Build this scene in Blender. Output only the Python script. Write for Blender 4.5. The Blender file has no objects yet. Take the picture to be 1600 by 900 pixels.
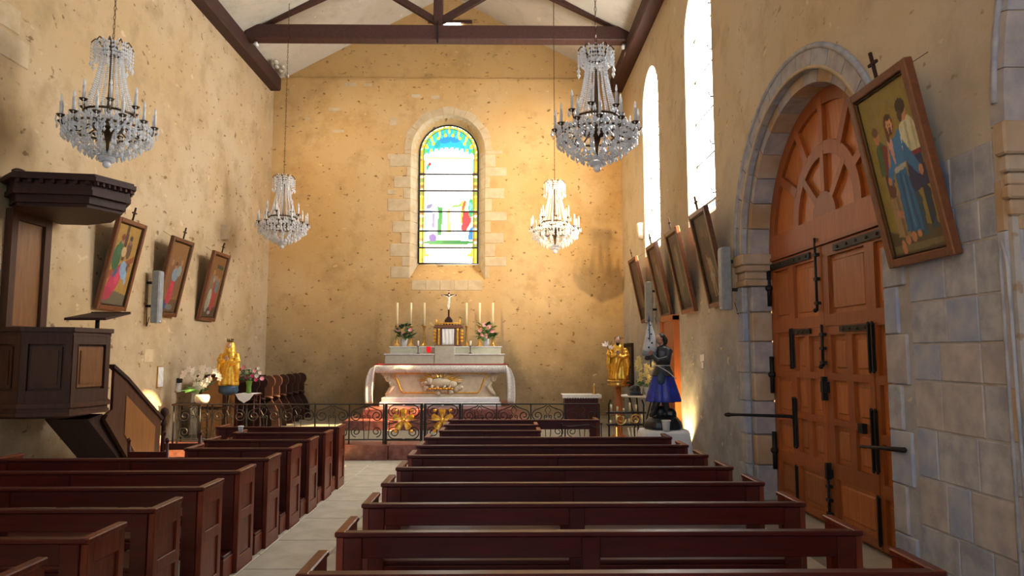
import bpy, bmesh, math, random
import numpy as np
from mathutils import Vector, Matrix
random.seed(7)
PI = math.pi
SC = bpy.context.scene
COL = SC.collection
# ---------------------------------------------------------------- camera, sky, sun, exposure
CAM_H = 1.75
YAW, PITCH, FPX = math.radians(0.78), math.radians(5.35), 1100.0
cd = bpy.data.cameras.new('camera'); cam = bpy.data.objects.new('camera', cd); COL.objects.link(cam)
cd.sensor_width = 36; cd.lens = FPX / 1600 * 36; cd.clip_start = 0.05; cd.clip_end = 200
cam.location = (0, 0, CAM_H); cam.rotation_euler = (PI / 2 + PITCH, 0, -YAW)
SC.camera = cam
w = bpy.data.worlds.new('sky'); SC.world = w; w.use_nodes = True
bg = w.node_tree.nodes['Background']; bg.inputs[0].default_value = (0.62, 0.80, 1.0, 1); bg.inputs[1].default_value = 1.75
sl = bpy.data.lights.new('sun', 'SUN'); sun = bpy.data.objects.new('sun', sl); COL.objects.link(sun)
sl.energy = 140; sl.angle = math.radians(0.6); sl.color = (1.0, 0.68, 0.32)
sun.location = (30, -4, 24)
sun.rotation_euler = Vector((-8.3, 1.12, -5.75)).to_track_quat('-Z', 'Y').to_euler()
SC.view_settings.view_transform = 'Standard'; SC.view_settings.look = 'None'
SC.view_settings.exposure = 0.0; SC.view_settings.gamma = 1.0; SC.view_settings.use_curve_mapping = False
SC.cycles.use_denoising = True
SC.cycles.max_bounces = 8; SC.cycles.diffuse_bounces = 5; SC.cycles.glossy_bounces = 3
SC.cycles.transmission_bounces = 4; SC.cycles.transparent_max_bounces = 6
SC.cycles.caustics_reflective = False; SC.cycles.caustics_refractive = False
SC.cycles.sample_clamp_indirect = 4.0

# room measures (metres; Y runs down the nave towards the altar)
XL, XR, YE, YB = -5.8, 3.0, 17.4, -5.0
XC = (XL + XR) / 2
ZW, ZAP = 8.62, 11.0          # ceiling at the walls, at the ridge

# ---------------------------------------------------------------- helpers
def srgb(r, g, b):
    f = lambda c: (c / 255) / 12.92 if c <= 10 else ((c / 255 + .055) / 1.055) ** 2.4
    return (f(r), f(g), f(b), 1)

class MB:
    """collects shapes, builds ONE mesh"""
    def __init__(s): s.v = []; s.f = []; s.sm = []
    def add(s, vs, fs, smooth=False):
        o = len(s.v); s.v += [tuple(v) for v in vs]
        s.f += [tuple(i + o for i in f) for f in fs]; s.sm += [smooth] * len(fs)
        return s
    def box(s, c, d, m=None):
        x, y, z = d[0] / 2, d[1] / 2, d[2] / 2
        vs = [Vector((i * x, j * y, k * z)) for k in (-1, 1) for j in (-1, 1) for i in (-1, 1)]
        if m: vs = [m @ v for v in vs]
        vs = [v + Vector(c) for v in vs]
        return s.add(vs, [(0, 2, 3, 1), (4, 5, 7, 6), (0, 1, 5, 4), (2, 6, 7, 3), (0, 4, 6, 2), (1, 3, 7, 5)])
    def bb(s, x0, x1, y0, y1, z0, z1):
        return s.box(((x0 + x1) / 2, (y0 + y1) / 2, (z0 + z1) / 2), (abs(x1 - x0), abs(y1 - y0), abs(z1 - z0)))
    def cbox(s, x0, x1, y0, y1, z0, z1, b=.008):
        """box with chamfered edges (seen as soft arrises)"""
        bm = bmesh.new(); bmesh.ops.create_cube(bm, size=1)
        for v in bm.verts:
            v.co = Vector(((x0 + x1) / 2 + v.co.x * abs(x1 - x0), (y0 + y1) / 2 + v.co.y * abs(y1 - y0), (z0 + z1) / 2 + v.co.z * abs(z1 - z0)))
        bmesh.ops.bevel(bm, geom=bm.edges[:], offset=b, segments=1, affect='EDGES')
        bm.verts.index_update()
        s.add([v.co.copy() for v in bm.verts], [[v.index for v in f.verts] for f in bm.faces]); bm.free(); return s
    def bar(s, a, b, wd, ht=None, up=(0, 0, 1)):
        a, b = Vector(a), Vector(b); d = b - a; L = d.length; d.normalize()
        u = Vector(up); sx = d.cross(u)
        if sx.length < 1e-4: sx = d.cross(Vector((1, 0, 0)))
        sx.normalize(); uz = sx.cross(d); m = Matrix((sx, d, uz)).transposed()
        return s.box((a + b) / 2, (wd, L, ht or wd), m)
    def tube(s, pts, r, n=6, cap=True):
        pts = [Vector(p) for p in pts]; N = len(pts)
        rs = r if isinstance(r, (list, tuple)) else [r] * N
        vs = []; fs = []; pu = None
        for i, p in enumerate(pts):
            t = (pts[min(i + 1, N - 1)] - pts[max(i - 1, 0)])
            if t.length < 1e-9: t = Vector((0, 0, 1))
            t.normalize()
            if pu is None:
                pu = t.orthogonal().normalized()
            else:
                pu = pu - t * pu.dot(t)
                pu = pu.normalized() if pu.length > 1e-6 else t.orthogonal().normalized()
            q = t.cross(pu)
            for k in range(n):
                a = 2 * PI * k / n
                vs.append(p + (pu * math.cos(a) + q * math.sin(a)) * rs[i])
        for i in range(N - 1):
            for k in range(n):
                k2 = (k + 1) % n
                fs.append((i * n + k, i * n + k2, (i + 1) * n + k2, (i + 1) * n + k))
        if cap: fs += [tuple(range(n - 1, -1, -1)), tuple(range((N - 1) * n, N * n))]
        return s.add(vs, fs, n > 5)
    def lathe(s, prof, c=(0, 0, 0), n=16, sx=1, sy=1, fold=None, smooth=True):
        """prof: (r, z) from bottom to top"""
        vs = []; fs = []; N = len(prof)
        for i, (r, z) in enumerate(prof):
            for k in range(n):
                a = 2 * PI * k / n; rr = r
                if fold: rr = r * (1 + fold(a, i / (N - 1)))
                vs.append((c[0] + rr * sx * math.cos(a), c[1] + rr * sy * math.sin(a), c[2] + z))
        for i in range(N - 1):
            for k in range(n):
                k2 = (k + 1) % n
                fs.append((i * n + k, i * n + k2, (i + 1) * n + k2, (i + 1) * n + k))
        fs += [tuple(range(n - 1, -1, -1)), tuple(range((N - 1) * n, N * n))]
        return s.add(vs, fs, smooth)
    def ball(s, c, r, n=8, m=6, rot=None):
        r = r if isinstance(r, (tuple, list)) else (r, r, r)
        vs = [Vector((0, 0, -1))]; fs = []
        for j in range(1, m):
            p = -PI / 2 + PI * j / m
            for k in range(n): vs.append(Vector((math.cos(p) * math.cos(2 * PI * k / n), math.cos(p) * math.sin(2 * PI * k / n), math.sin(p))))
        vs.append(Vector((0, 0, 1)))
        for k in range(n): fs.append((0, 1 + (k + 1) % n, 1 + k))
        for j in range(m - 2):
            for k in range(n):
                a = 1 + j * n + k; b = 1 + j * n + (k + 1) % n
                fs.append((a, b, b + n, a + n))
        t = len(vs) - 1; o = 1 + (m - 2) * n
        for k in range(n): fs.append((o + k, o + (k + 1) % n, t))
        vs = [Vector((v.x * r[0], v.y * r[1], v.z * r[2])) for v in vs]
        if rot: vs = [rot @ v for v in vs]
        return s.add([v + Vector(c) for v in vs], fs, True)
    def octa(s, c, r, h=None):
        h = h or r; x, y, z = c
        return s.add([(x + r, y, z), (x, y + r, z), (x - r, y, z), (x, y - r, z), (x, y, z + h), (x, y, z - h)],
                     [(0, 1, 4), (1, 2, 4), (2, 3, 4), (3, 0, 4), (1, 0, 5), (2, 1, 5), (3, 2, 5), (0, 3, 5)])
    def prism(s, poly, axis, a, b):
        """poly: 2-D points; axis 'x','y','z' extruded from a to b"""
        def P(u, v, t): return {'x': (t, u, v), 'y': (u, t, v), 'z': (u, v, t)}[axis]
        n = len(poly); vs = [P(u, v, a) for u, v in poly] + [P(u, v, b) for u, v in poly]
        fs = [tuple(range(n)), tuple(range(2 * n - 1, n - 1, -1))] + [(i, i + n, (i + 1) % n + n, (i + 1) % n) for i in range(n)]
        return s.add(vs, fs)
    def build(s, name, m, parent=None, loc=(0, 0, 0), rot=None):
        me = bpy.data.meshes.new(name); me.from_pydata(s.v, [], s.f); me.update()
        bm = bmesh.new(); bm.from_mesh(me); bmesh.ops.recalc_face_normals(bm, faces=bm.faces[:]); bm.to_mesh(me); bm.free()
        me.polygons.foreach_set('use_smooth', s.sm); me.materials.append(m)
        return link(name, me, parent, loc, rot)

def link(name, me, parent=None, loc=(0, 0, 0), rot=None):
    o = bpy.data.objects.new(name, me); COL.objects.link(o); o.parent = parent; o.location = loc
    if rot: o.rotation_euler = rot
    return o
def tag(o, label=None, cat=None, group=None, kind=None):
    for k, v in (('label', label), ('category', cat), ('group', group), ('kind', kind)):
        if v: o[k] = v
    return o
def thing(name, label, cat, loc=(0, 0, 0), rz=0, group=None):
    o = bpy.data.objects.new(name, None); COL.objects.link(o); o.location = loc; o.rotation_euler = (0, 0, rz)
    o.empty_display_size = .1
    return tag(o, label, cat, group)
def struct(o, label=None, cat=None): return tag(o, label, cat, kind='structure')
KIDS = {}
def kids(o): return [c for c in COL.objects if c.parent is o]
def copy_tree(o, parent=None):
    c = o.copy(); COL.objects.link(c); c.parent = parent
    for ch in kids(o): copy_tree(ch, c)
    return c
def at(px, py, Y=None, X=None, Z=None):
    """a photograph pixel put on a plane of the room"""
    d = Vector(((px - 800) / FPX, 1, -(py - 450) / FPX))
    d = Matrix.Rotation(-YAW, 3, 'Z') @ (Matrix.Rotation(PITCH, 3, 'X') @ d)
    t = Y / d.y if Y is not None else X / d.x if X is not None else (Z - CAM_H) / d.z
    return Vector((d.x * t, d.y * t, CAM_H + d.z * t))

# ---------------------------------------------------------------- materials
def nmat(name):
    m = bpy.data.materials.new(name); m.use_nodes = True
    nt = m.node_tree; return m, nt, nt.nodes['Principled BSDF']
def node(nt, t, **kw):
    n = nt.nodes.new(t)
    for k, v in kw.items():
        if k in n.inputs: n.inputs[k].default_value = v
        else: setattr(n, k, v)
    return n
def noise(nt, vec, scale, detail=4, rough=.55):
    n = node(nt, 'ShaderNodeTexNoise'); n.inputs['Scale'].default_value = scale
    n.inputs['Detail'].default_value = detail; n.inputs['Roughness'].default_value = rough
    nt.links.new(vec, n.inputs['Vector']); return n.outputs['Fac']
def ramp(nt, fac, a, b, ca=(0, 0, 0, 1), cb=(1, 1, 1, 1)):
    r = node(nt, 'ShaderNodeValToRGB'); e = r.color_ramp.elements
    e[0].position = a; e[1].position = b; e[0].color = ca; e[1].color = cb
    nt.links.new(fac, r.inputs[0]); return r.outputs[0]
def mix(nt, fac, a, b):
    m = node(nt, 'ShaderNodeMix', data_type='RGBA')
    for v, i in ((fac, 0), (a, 6), (b, 7)):
        if isinstance(v, (int, float)): m.inputs[i].default_value = v
        elif isinstance(v, tuple): m.inputs[i].default_value = v
        else: nt.links.new(v, m.inputs[i])
    return m.outputs[2]
def coords(nt, scale=(1, 1, 1), kind='Object'):
    c = node(nt, 'ShaderNodeTexCoord'); mp = node(nt, 'ShaderNodeMapping'); mp.inputs['Scale'].default_value = scale
    nt.links.new(c.outputs[kind], mp.inputs[0]); return mp.outputs[0]
def bump(nt, bs, fac, strength=.3, dist=.02):
    b = node(nt, 'ShaderNodeBump', Strength=strength, Distance=dist); nt.links.new(fac, b.inputs['Height'])
    nt.links.new(b.outputs[0], bs.inputs['Normal'])
def plain(name, c, rough=.6, metal=0., c2=None, scale=12, spec=.5, bmp=0, coat=0):
    m, nt, bs = nmat(name); bs.inputs['Roughness'].default_value = rough; bs.inputs['Metallic'].default_value = metal
    bs.inputs['Specular IOR Level'].default_value = spec; bs.inputs['Coat Weight'].default_value = coat
    v = coords(nt); f = noise(nt, v, scale)
    c2 = c2 or tuple(x * .75 for x in c[:3]) + (1,)
    nt.links.new(mix(nt, ramp(nt, f, .35, .65), c, c2), bs.inputs['Base Color'])
    if bmp: bump(nt, bs, f, bmp)
    return m
def wood(name, c, c2, rough=.4, axis=(1, 12, 12), spec=.5, coat=0.0, scale=3):
    m, nt, bs = nmat(name); bs.inputs['Roughness'].default_value = rough
    bs.inputs['Specular IOR Level'].default_value = spec; bs.inputs['Coat Weight'].default_value = coat; bs.inputs['Coat Roughness'].default_value = .2
    v = coords(nt, axis); f = noise(nt, v, scale, 6, .6); oi = node(nt, 'ShaderNodeObjectInfo')
    k = mix(nt, ramp(nt, f, .3, .7), c, c2)
    hv = node(nt, 'ShaderNodeHueSaturation'); nt.links.new(k, hv.inputs['Color'])
    mr = node(nt, 'ShaderNodeMapRange'); nt.links.new(oi.outputs['Random'], mr.inputs[0]); mr.inputs[3].default_value = .8; mr.inputs[4].default_value = 1.2
    nt.links.new(mr.outputs[0], hv.inputs['Value']); nt.links.new(hv.outputs[0], bs.inputs['Base Color'])
    bump(nt, bs, f, .12, .01); return m
def plaster(name, c, pale, dark, patch=.5, fleck=.64, rough=.95, stone=None):
    m, nt, bs = nmat(name); bs.inputs['Roughness'].default_value = rough; bs.inputs['Specular IOR Level'].default_value = .1
    v = coords(nt)
    k = mix(nt, ramp(nt, noise(nt, v, .55, 5), .38, .66), c, pale)
    k = mix(nt, ramp(nt, noise(nt, v, 1.7, 6, .7), .50, .72, cb=(.8,) * 3 + (1,)), k, tuple(x * .72 for x in c[:3]) + (1,))
    if stone:                                   # bare grey stone low down where the render is gone
        sp = node(nt, 'ShaderNodeSeparateXYZ'); nt.links.new(v, sp.inputs[0])
        ad = node(nt, 'ShaderNodeMath', operation='ADD'); ms = node(nt, 'ShaderNodeMath', operation='MULTIPLY'); ms.inputs[1].default_value = 2.6
        nt.links.new(noise(nt, v, .8, 5), ms.inputs[0]); nt.links.new(sp.outputs['Z'], ad.inputs[0]); nt.links.new(ms.outputs[0], ad.inputs[1])
        z0, z1, col, amt = stone
        mr = node(nt, 'ShaderNodeMapRange'); nt.links.new(ad.outputs[0], mr.inputs[0])
        mr.inputs[1].default_value = z0 + 1.3; mr.inputs[2].default_value = z1 + 1.3; mr.inputs[3].default_value = amt; mr.inputs[4].default_value = 0
        k = mix(nt, mr.outputs[0], k, mix(nt, ramp(nt, noise(nt, v, 2.4, 6, .7), .35, .65), col, tuple(x * .6 for x in col[:3]) + (1,)))
    mp = node(nt, 'ShaderNodeMapping'); mp.inputs['Scale'].default_value = (1, 1, 1.6); nt.links.new(v, mp.inputs[0])
    k = mix(nt, ramp(nt, noise(nt, mp.outputs[0], 6.5, 3, .5), fleck, fleck + .06, cb=(.85,) * 3 + (1,)), k, dark)
    k = mix(nt, ramp(nt, noise(nt, mp.outputs[0], 4.2, 2, .5), .7, .74, cb=(.6,) * 3 + (1,)), k, tuple(min(1, x * 1.25) for x in pale[:3]) + (1,))
    nt.links.new(k, bs.inputs['Base Color'])
    bump(nt, bs, noise(nt, v, 9, 8, .65), .35, .025); return m

M = {}
M['wall_end'] = plaster('end_plaster', (.54, .335, .135, 1), (.58, .40, .20, 1), (.17, .09, .035, 1), stone=(1.2, 3.6, (.36, .26, .15, 1), .85))
M['gable'] = plaster('gable_plaster', (.47, .29, .115, 1), (.50, .33, .15, 1), (.24, .14, .06, 1))
M['wall_left'] = plaster('left_plaster', (.48, .345, .19, 1), (.52, .405, .27, 1), (.19, .11, .055, 1), fleck=.645, stone=(.4, 2.8, (.46, .38, .27, 1), .8))
M['wall_right'] = plaster('right_plaster', (.58, .46, .29, 1), (.62, .53, .38, 1), (.34, .25, .16, 1), fleck=.67, stone=(1.2, 4.6, (.40, .42, .46, 1), .95))
M['ceiling'] = plaster('ceiling_plaster', (.53, .48, .39, 1), (.58, .54, .46, 1), (.38, .33, .25, 1), fleck=.72)
M['stone'] = plain('pale_stone', (.56, .45, .30, 1), .9, c2=(.47, .36, .22, 1), scale=5, spec=.1, bmp=.3)
M['ashlar'] = plain('ashlar_stone', (.42, .43, .46, 1), .9, c2=(.27, .29, .34, 1), scale=7, spec=.15, bmp=.5)
M['ashlar2'] = plain('blue_ashlar_stone', (.26, .31, .44, 1), .9, c2=(.38, .40, .45, 1), scale=5, spec=.15, bmp=.5)
M['ashlar3'] = plain('warm_ashlar_stone', (.44, .41, .40, 1), .9, c2=(.31, .30, .32, 1), scale=6, spec=.15, bmp=.5)
M['jamb'] = plain('jamb_stone', (.38, .26, .15, 1), .9, c2=(.46, .38, .30, 1), scale=3, spec=.1, bmp=.5)
M['slab'] = plain('floor_slab', (.55, .51, .42, 1), .5, c2=(.43, .39, .31, 1), scale=3.5, spec=.4)
M['floor'] = plain('floor_joint', (.25, .22, .17, 1), .8)
M['marble'] = plain('red_marble', (.12, .024, .018, 1), .35, c2=(.24, .095, .075, 1), scale=9)
M['beam'] = wood('beam_oak', (.032, .010, .007, 1), (.06, .019, .013, 1), .7, (8, 1, 8))
M['pew'] = wood('pew_mahogany', (.033, .0022, .0012, 1), (.066, .0046, .0018, 1), .36, (1, 10, 10), spec=.35, coat=.08)
M['pewend'] = wood('pew_wood_lit', (.072, .007, .0025, 1), (.17, .026, .005, 1), .34, (10, 10, 1.2), spec=.4, coat=.1)  # pew wood made brighter: the light on the ends is in the colour
M['door'] = wood('door_oak', (.36, .105, .022, 1), (.27, .068, .013, 1), .45, (10, 10, 1))
M['doorp'] = wood('door_panel_oak', (.43, .15, .035, 1), (.30, .082, .017, 1), .42, (10, 10, 1))
M['pulpit'] = wood('pulpit_oak', (.040, .013, .005, 1), (.070, .024, .009, 1), .55, (8, 8, 1), spec=.3)
M['pulpitp'] = wood('pulpit_panel_oak', (.15, .055, .014, 1), (.24, .10, .028, 1), .36, (8, 8, 1))
M['darkwood'] = wood('dark_stall_wood', (.020, .008, .006, 1), (.042, .014, .009, 1), .62, (8, 8, 1), spec=.25)
M['frame'] = wood('picture_frame_wood', (.10, .032, .012, 1), (.16, .055, .02, 1), .38, (8, 8, 8))
M['iron'] = plain('black_iron', (.022, .021, .022, 1), .5, .6)
M['brass'] = plain('brass', (.85, .55, .16, 1), .28, 1., c2=(.6, .36, .09, 1))
M['gold'] = plain('gilding', (1.0, .60, .10, 1), .32, .75, c2=(.8, .40, .04, 1), scale=25)
M['bronze'] = plain('dark_bronze', (.10, .065, .035, 1), .35, .9)
M['white'] = plain('white_cloth', (.80, .80, .80, 1), .85, c2=(.72, .72, .73, 1))
M['lace'] = plain('lace_cloth', (.78, .76, .72, 1), .9, c2=(.45, .42, .38, 1), scale=60)
M['red'] = plain('red_cloth', (.33, .012, .018, 1), .8)
M['altar'] = plain('altar_stone', (.66, .57, .42, 1), .6, c2=(.52, .43, .29, 1), scale=6)
M['gradine'] = plain('painted_gradine', (.47, .48, .38, 1), .6, c2=(.42, .42, .32, 1))
M['wax'] = plain('cream_wax', (.88, .76, .48, 1), .5, c2=(.83, .70, .42, 1))
M['ivory'] = plain('ivory_white', (.85, .80, .70, 1), .5)
M['plastic'] = plain('white_plastic', (.78, .79, .80, 1), .4)
M['greyplastic'] = plain('grey_speaker_case', (.28, .31, .33, 1), .45)
M['leaf'] = plain('leaf_green', (.035, .12, .03, 1), .5, c2=(.08, .2, .05, 1))
M['pink'] = plain('pink_petal', (.85, .25, .38, 1), .6, c2=(.9, .45, .5, 1))
M['palepink'] = plain('pale_pink_petal', (.9, .62, .62, 1), .6, c2=(.9, .8, .7, 1))
M['cerise'] = plain('cerise_petal', (.75, .06, .2, 1), .6)
def petal_like(name, c, c2):
    m, nt, bs = nmat(name); bs.inputs['Roughness'].default_value = .6; bs.inputs['Base Color'].default_value = c
    k = mix(nt, ramp(nt, noise(nt, coords(nt), 9), .35, .65), c, c2); nt.links.new(k, bs.inputs['Base Color'])
    tl = node(nt, 'ShaderNodeBsdfTranslucent'); nt.links.new(k, tl.inputs[0]); ms = node(nt, 'ShaderNodeMixShader'); ms.inputs[0].default_value = .45
    nt.links.new(bs.outputs[0], ms.inputs[1]); nt.links.new(tl.outputs[0], ms.inputs[2]); nt.links.new(ms.outputs[0], nt.nodes['Material Output'].inputs[0]); return m
M['petal'] = petal_like('white_petal', (.95, .93, .9, 1), (.95, .88, .84, 1)); M['yellow'] = petal_like('yellow_petal', (.9, .84, .36, 1), (.9, .8, .45, 1))
M['glassvase'] = plain('green_glass', (.16, .33, .05, 1), .1)
M['armour'] = plain('dark_armour', (.055, .06, .068, 1), .35, .5, c2=(.035, .037, .04, 1))
M['blue'] = plain('blue_paint', (.02, .05, .48, 1), .42, c2=(.012, .025, .22, 1), scale=14)
M['slate'] = plain('slate_blue', (.03, .07, .13, 1), .5)
M['skin'] = plain('painted_skin', (.55, .32, .22, 1), .55)
M['hair'] = plain('dark_hair', (.03, .016, .01, 1), .6)
M['black'] = plain('black_paint', (.012, .013, .016, 1), .35)
def emit(name, c, s):
    m = bpy.data.materials.new(name); m.use_nodes = True; nt = m.node_tree; nt.nodes.clear()
    e = node(nt, 'ShaderNodeEmission'); e.inputs[0].default_value = c; e.inputs[1].default_value = s
    o = node(nt, 'ShaderNodeOutputMaterial'); nt.links.new(e.outputs[0], o.inputs[0]); return m
def crystal(name):
    m, nt, bs = nmat(name); bs.inputs['Roughness'].default_value = .05; bs.inputs['IOR'].default_value = 1.6
    bs.inputs['Specular IOR Level'].default_value = 1.0; tl = node(nt, 'ShaderNodeBsdfTranslucent'); tl.inputs[0].default_value = (.96, .98, 1, 1); ms = node(nt, 'ShaderNodeMixShader'); ms.inputs[0].default_value = .5
    nt.links.new(bs.outputs[0], ms.inputs[1]); nt.links.new(tl.outputs[0], ms.inputs[2]); nt.links.new(ms.outputs[0], nt.nodes['Material Output'].inputs[0])
    v = coords(nt); nt.links.new(mix(nt, ramp(nt, noise(nt, v, 30), .4, .6), (1, 1, 1, 1), (.88, .92, 1, 1)), bs.inputs['Base Color']); return m
M['crystal'] = crystal('cut_crystal')
def glow_glass(name, c, s, keep):
    """milky window glass: daylight scattered by the pane, the sun passing through"""
    m = bpy.data.materials.new(name); m.use_nodes = True; nt = m.node_tree; nt.nodes.clear()
    e = node(nt, 'ShaderNodeEmission'); e.inputs[0].default_value = c; e.inputs[1].default_value = s
    t = node(nt, 'ShaderNodeBsdfTransparent'); mx = node(nt, 'ShaderNodeMixShader'); mx.inputs[0].default_value = keep
    nt.links.new(e.outputs[0], mx.inputs[1]); nt.links.new(t.outputs[0], mx.inputs[2])
    o = node(nt, 'ShaderNodeOutputMaterial'); nt.links.new(mx.outputs[0], o.inputs[0]); return m
M['winglass'] = glow_glass('bright_window_glass', (1, .97, .92, 1), 42, .5)
def painted(name, rough=.5, em=0):
    m, nt, bs = nmat(name); a = node(nt, 'ShaderNodeVertexColor', layer_name='paint')
    if em:
        nt.links.new(a.outputs[0], bs.inputs['Emission Color']); bs.inputs['Emission Strength'].default_value = em
        bs.inputs['Base Color'].default_value = (.02, .02, .02, 1)
    else:
        k = mix(nt, ramp(nt, noise(nt, coords(nt), 14, 6, .65), .42, .75, cb=(.35,) * 3 + (1,)), a.outputs[0], (.07, .05, .025, 1)); nt.links.new(k, bs.inputs['Base Color'])
    bs.inputs['Roughness'].default_value = rough; return m
M['paint'] = painted('oil_paint', .62)
M['stained'] = painted('stained_glass', .2, 1.35)

def raster(shapes, nx, ny, x0=0, x1=1, y0=0, y1=1, base=(90, 70, 30), lin=False):
    """paint flat shapes (u to the right, v up) on a grid of points"""
    u, v = np.meshgrid(np.linspace(x0, x1, nx), np.linspace(y0, y1, ny))
    img = np.zeros((ny, nx, 4)); img[:] = base if lin else srgb(*base)
    for s in shapes:
        if s[0] == 'e':
            _, cx, cy, rx, ry, rot, c = s; a = math.radians(rot)
            du, dv = u - cx, v - cy
            p = (du * math.cos(a) + dv * math.sin(a)) / rx; q = (-du * math.sin(a) + dv * math.cos(a)) / ry
            k = p * p + q * q < 1
        else:
            _, poly, c = s; k = np.zeros_like(u, bool); n = len(poly)
            for i in range(n):
                (ax, ay), (bx, by) = poly[i], poly[(i + 1) % n]
                if ay == by: continue
                k ^= ((ay > v) != (by > v)) & (u < (bx - ax) * (v - ay) / (by - ay) + ax)
        img[k] = c if lin else srgb(*c)
    return img
def paint_mesh(name, pts, nx, ny, img, m, parent):
    """grid of points (ny rows) coloured by img"""
    fs = [(j * nx + i, j * nx + i + 1, (j + 1) * nx + i + 1, (j + 1) * nx + i) for j in range(ny - 1) for i in range(nx - 1)]
    me = bpy.data.meshes.new(name); me.from_pydata(pts, [], fs); me.update()
    a = me.color_attributes.new('paint', 'FLOAT_COLOR', 'POINT'); a.data.foreach_set('color', img.reshape(-1).astype(np.float32))
    me.materials.append(m); return link(name, me, parent)
# ================================================================ THE SETTING
NA = 20
def arch(u0, u1, sill, spring, n=NA):
    """outline of an arched opening, from the foot of one side over the top to the other"""
    c, r = (u0 + u1) / 2, (u1 - u0) / 2
    return [(u0, sill)] + [(c - r * math.cos(PI * i / n), spring + r * math.sin(PI * i / n)) for i in range(n + 1)] + [(u1, sill)]
def wall_sheet(mb, P, ua, ub, zb, top, ops, t, extra=()):
    """sheet of wall P(u, z, depth) with arched openings cut in it, at depth t; ops: outlines"""
    cuts = sorted(set([ua, ub] + list(extra) + [p[0] for o in ops for p in o]))
    for a, b in zip(cuts, cuts[1:]):
        if b - a < 1e-6: continue
        op = [o for o in ops if o[0][0] - 1e-6 <= a and b <= o[-1][0] + 1e-6]
        q = lambda z0a, z0b, z1a, z1b: mb.add([P(a, z0a, t), P(b, z0b, t), P(b, z1b, t), P(a, z1a, t)], [(0, 1, 2, 3)])
        if not op: q(zb, zb, top(a), top(b)); continue
        o = op[0]; sill = o[0][1]
        def hz(u):
            for (x0, z0), (x1, z1) in zip(o[1:], o[2:-1]):
                if x0 - 1e-6 <= u <= x1 + 1e-6 and x1 > x0 + 1e-9: return z0 + (z1 - z0) * (u - x0) / (x1 - x0)
            return o[1][1]
        if sill > zb + 1e-6: q(zb, zb, sill, sill)
        q(hz(a), hz(b), top(a), top(b))
def reveal(mb, P, o1, t1, o2, t2, closed=True):
    n = len(o1); vs = [P(u, z, t1) for u, z in o1] + [P(u, z, t2) for u, z in o2]
    mb.add(vs, [(i, i + 1, n + i + 1, n + i) for i in range(n - 1)] + ([(n - 1, 0, n, 2 * n - 1)] if closed else []))
roofz = lambda x: ZAP - (ZAP - ZW) * abs(x - XC) / ((XR - XL) / 2)

# ---- floor: joint bed, stone slabs, chancel platform
fl = struct(MB().bb(XL, XR, YB, 12.0, -.3, -.012).build('floor', M['floor']), 'pale stone slab floor of the nave with a bare centre aisle')
slabs = []
for k in range(4):
    rnd = random.Random(k); mb = MB().cbox(-.295, .295, -.44, .44, -.03, .0, .006); slabs.append(mb.build('floor_slab', M['slab'], fl))
    bpy.data.objects.remove(slabs[-1]); slabs[-1] = bpy.data.meshes['floor_slab' if k == 0 else 'floor_slab.%03d' % k]
nx = int((XR - XL) / .6); row = 0; y = 2.4
while y < 11.7:
    for i in range(nx + 1):
        x = XL + .38 + i * .6 + (.0 if row % 2 else .0)
        if x > XR - .25: continue
        o = link('floor_slab', random.choice(slabs), fl, (x, y + .44 + (.44 if i % 2 else 0), random.uniform(-.002, .0)))
    y += .895; row += 1
struct(MB().bb(XR, XR + .62, -1.6, 9.0, -.3, .0).build('door_threshold', M['slab']), 'worn stone threshold under the great door')
ch = MB().bb(XL, XR, 12.02, YE, 0, .25)
struct(ch.build('chancel_floor', M['floor']), 'raised chancel floor beyond the altar rail')
st = thing('chancel_step', 'red marble step running across below the altar rail', 'step'); struct(st)
for i in range(9):
    x0 = XL + .02 + i * (XR - XL - .04) / 9; x1 = x0 + (XR - XL - .04) / 9 - .006
    MB().cbox(x0, x1, 11.86, 12.4, .0, .252, .012).build('step_block', M['marble'], st)

# ---- right wall with two tall windows and the arched doorway
PR = lambda u, z, t: (XR + t, u, z)
D0, D1, DSP = 5.43, 8.70, 2.97                # doorway
W = [(9.72, 11.17), (13.18, 14.63)]           # windows along the wall
SILL, SPR = 3.77, 6.85
cop = arch(-1.51, 4.05, 0, 3.12, 30); dop = arch(D0, D1, 0, DSP, 40); wops = [arch(a, b, SILL, SPR) for a, b in W]
wout = [arch(a + .12, b - .12, SILL + .28, SPR) for a, b in W]
mb = MB()
wall_sheet(mb, PR, YB, YE + .4, 0, lambda u: ZW + .3, [cop, dop] + wops, 0)
wall_sheet(mb, PR, YB, YE + .4, 0, lambda u: ZW + .3, [cop, dop] + wout, .34)
reveal(mb, PR, dop, 0, dop, .34, False); reveal(mb, PR, cop, 0, cop, .6, False); wall_sheet(mb, PR, -1.6, 4.4, 0, lambda u: 6.2, [], .6)
for a, b in zip(wops, wout): reveal(mb, PR, a, 0, b, .34)
wr = struct(mb.build('wall_right', M['wall_right']), 'plastered side wall with tall bright windows and an arched doorway')
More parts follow.
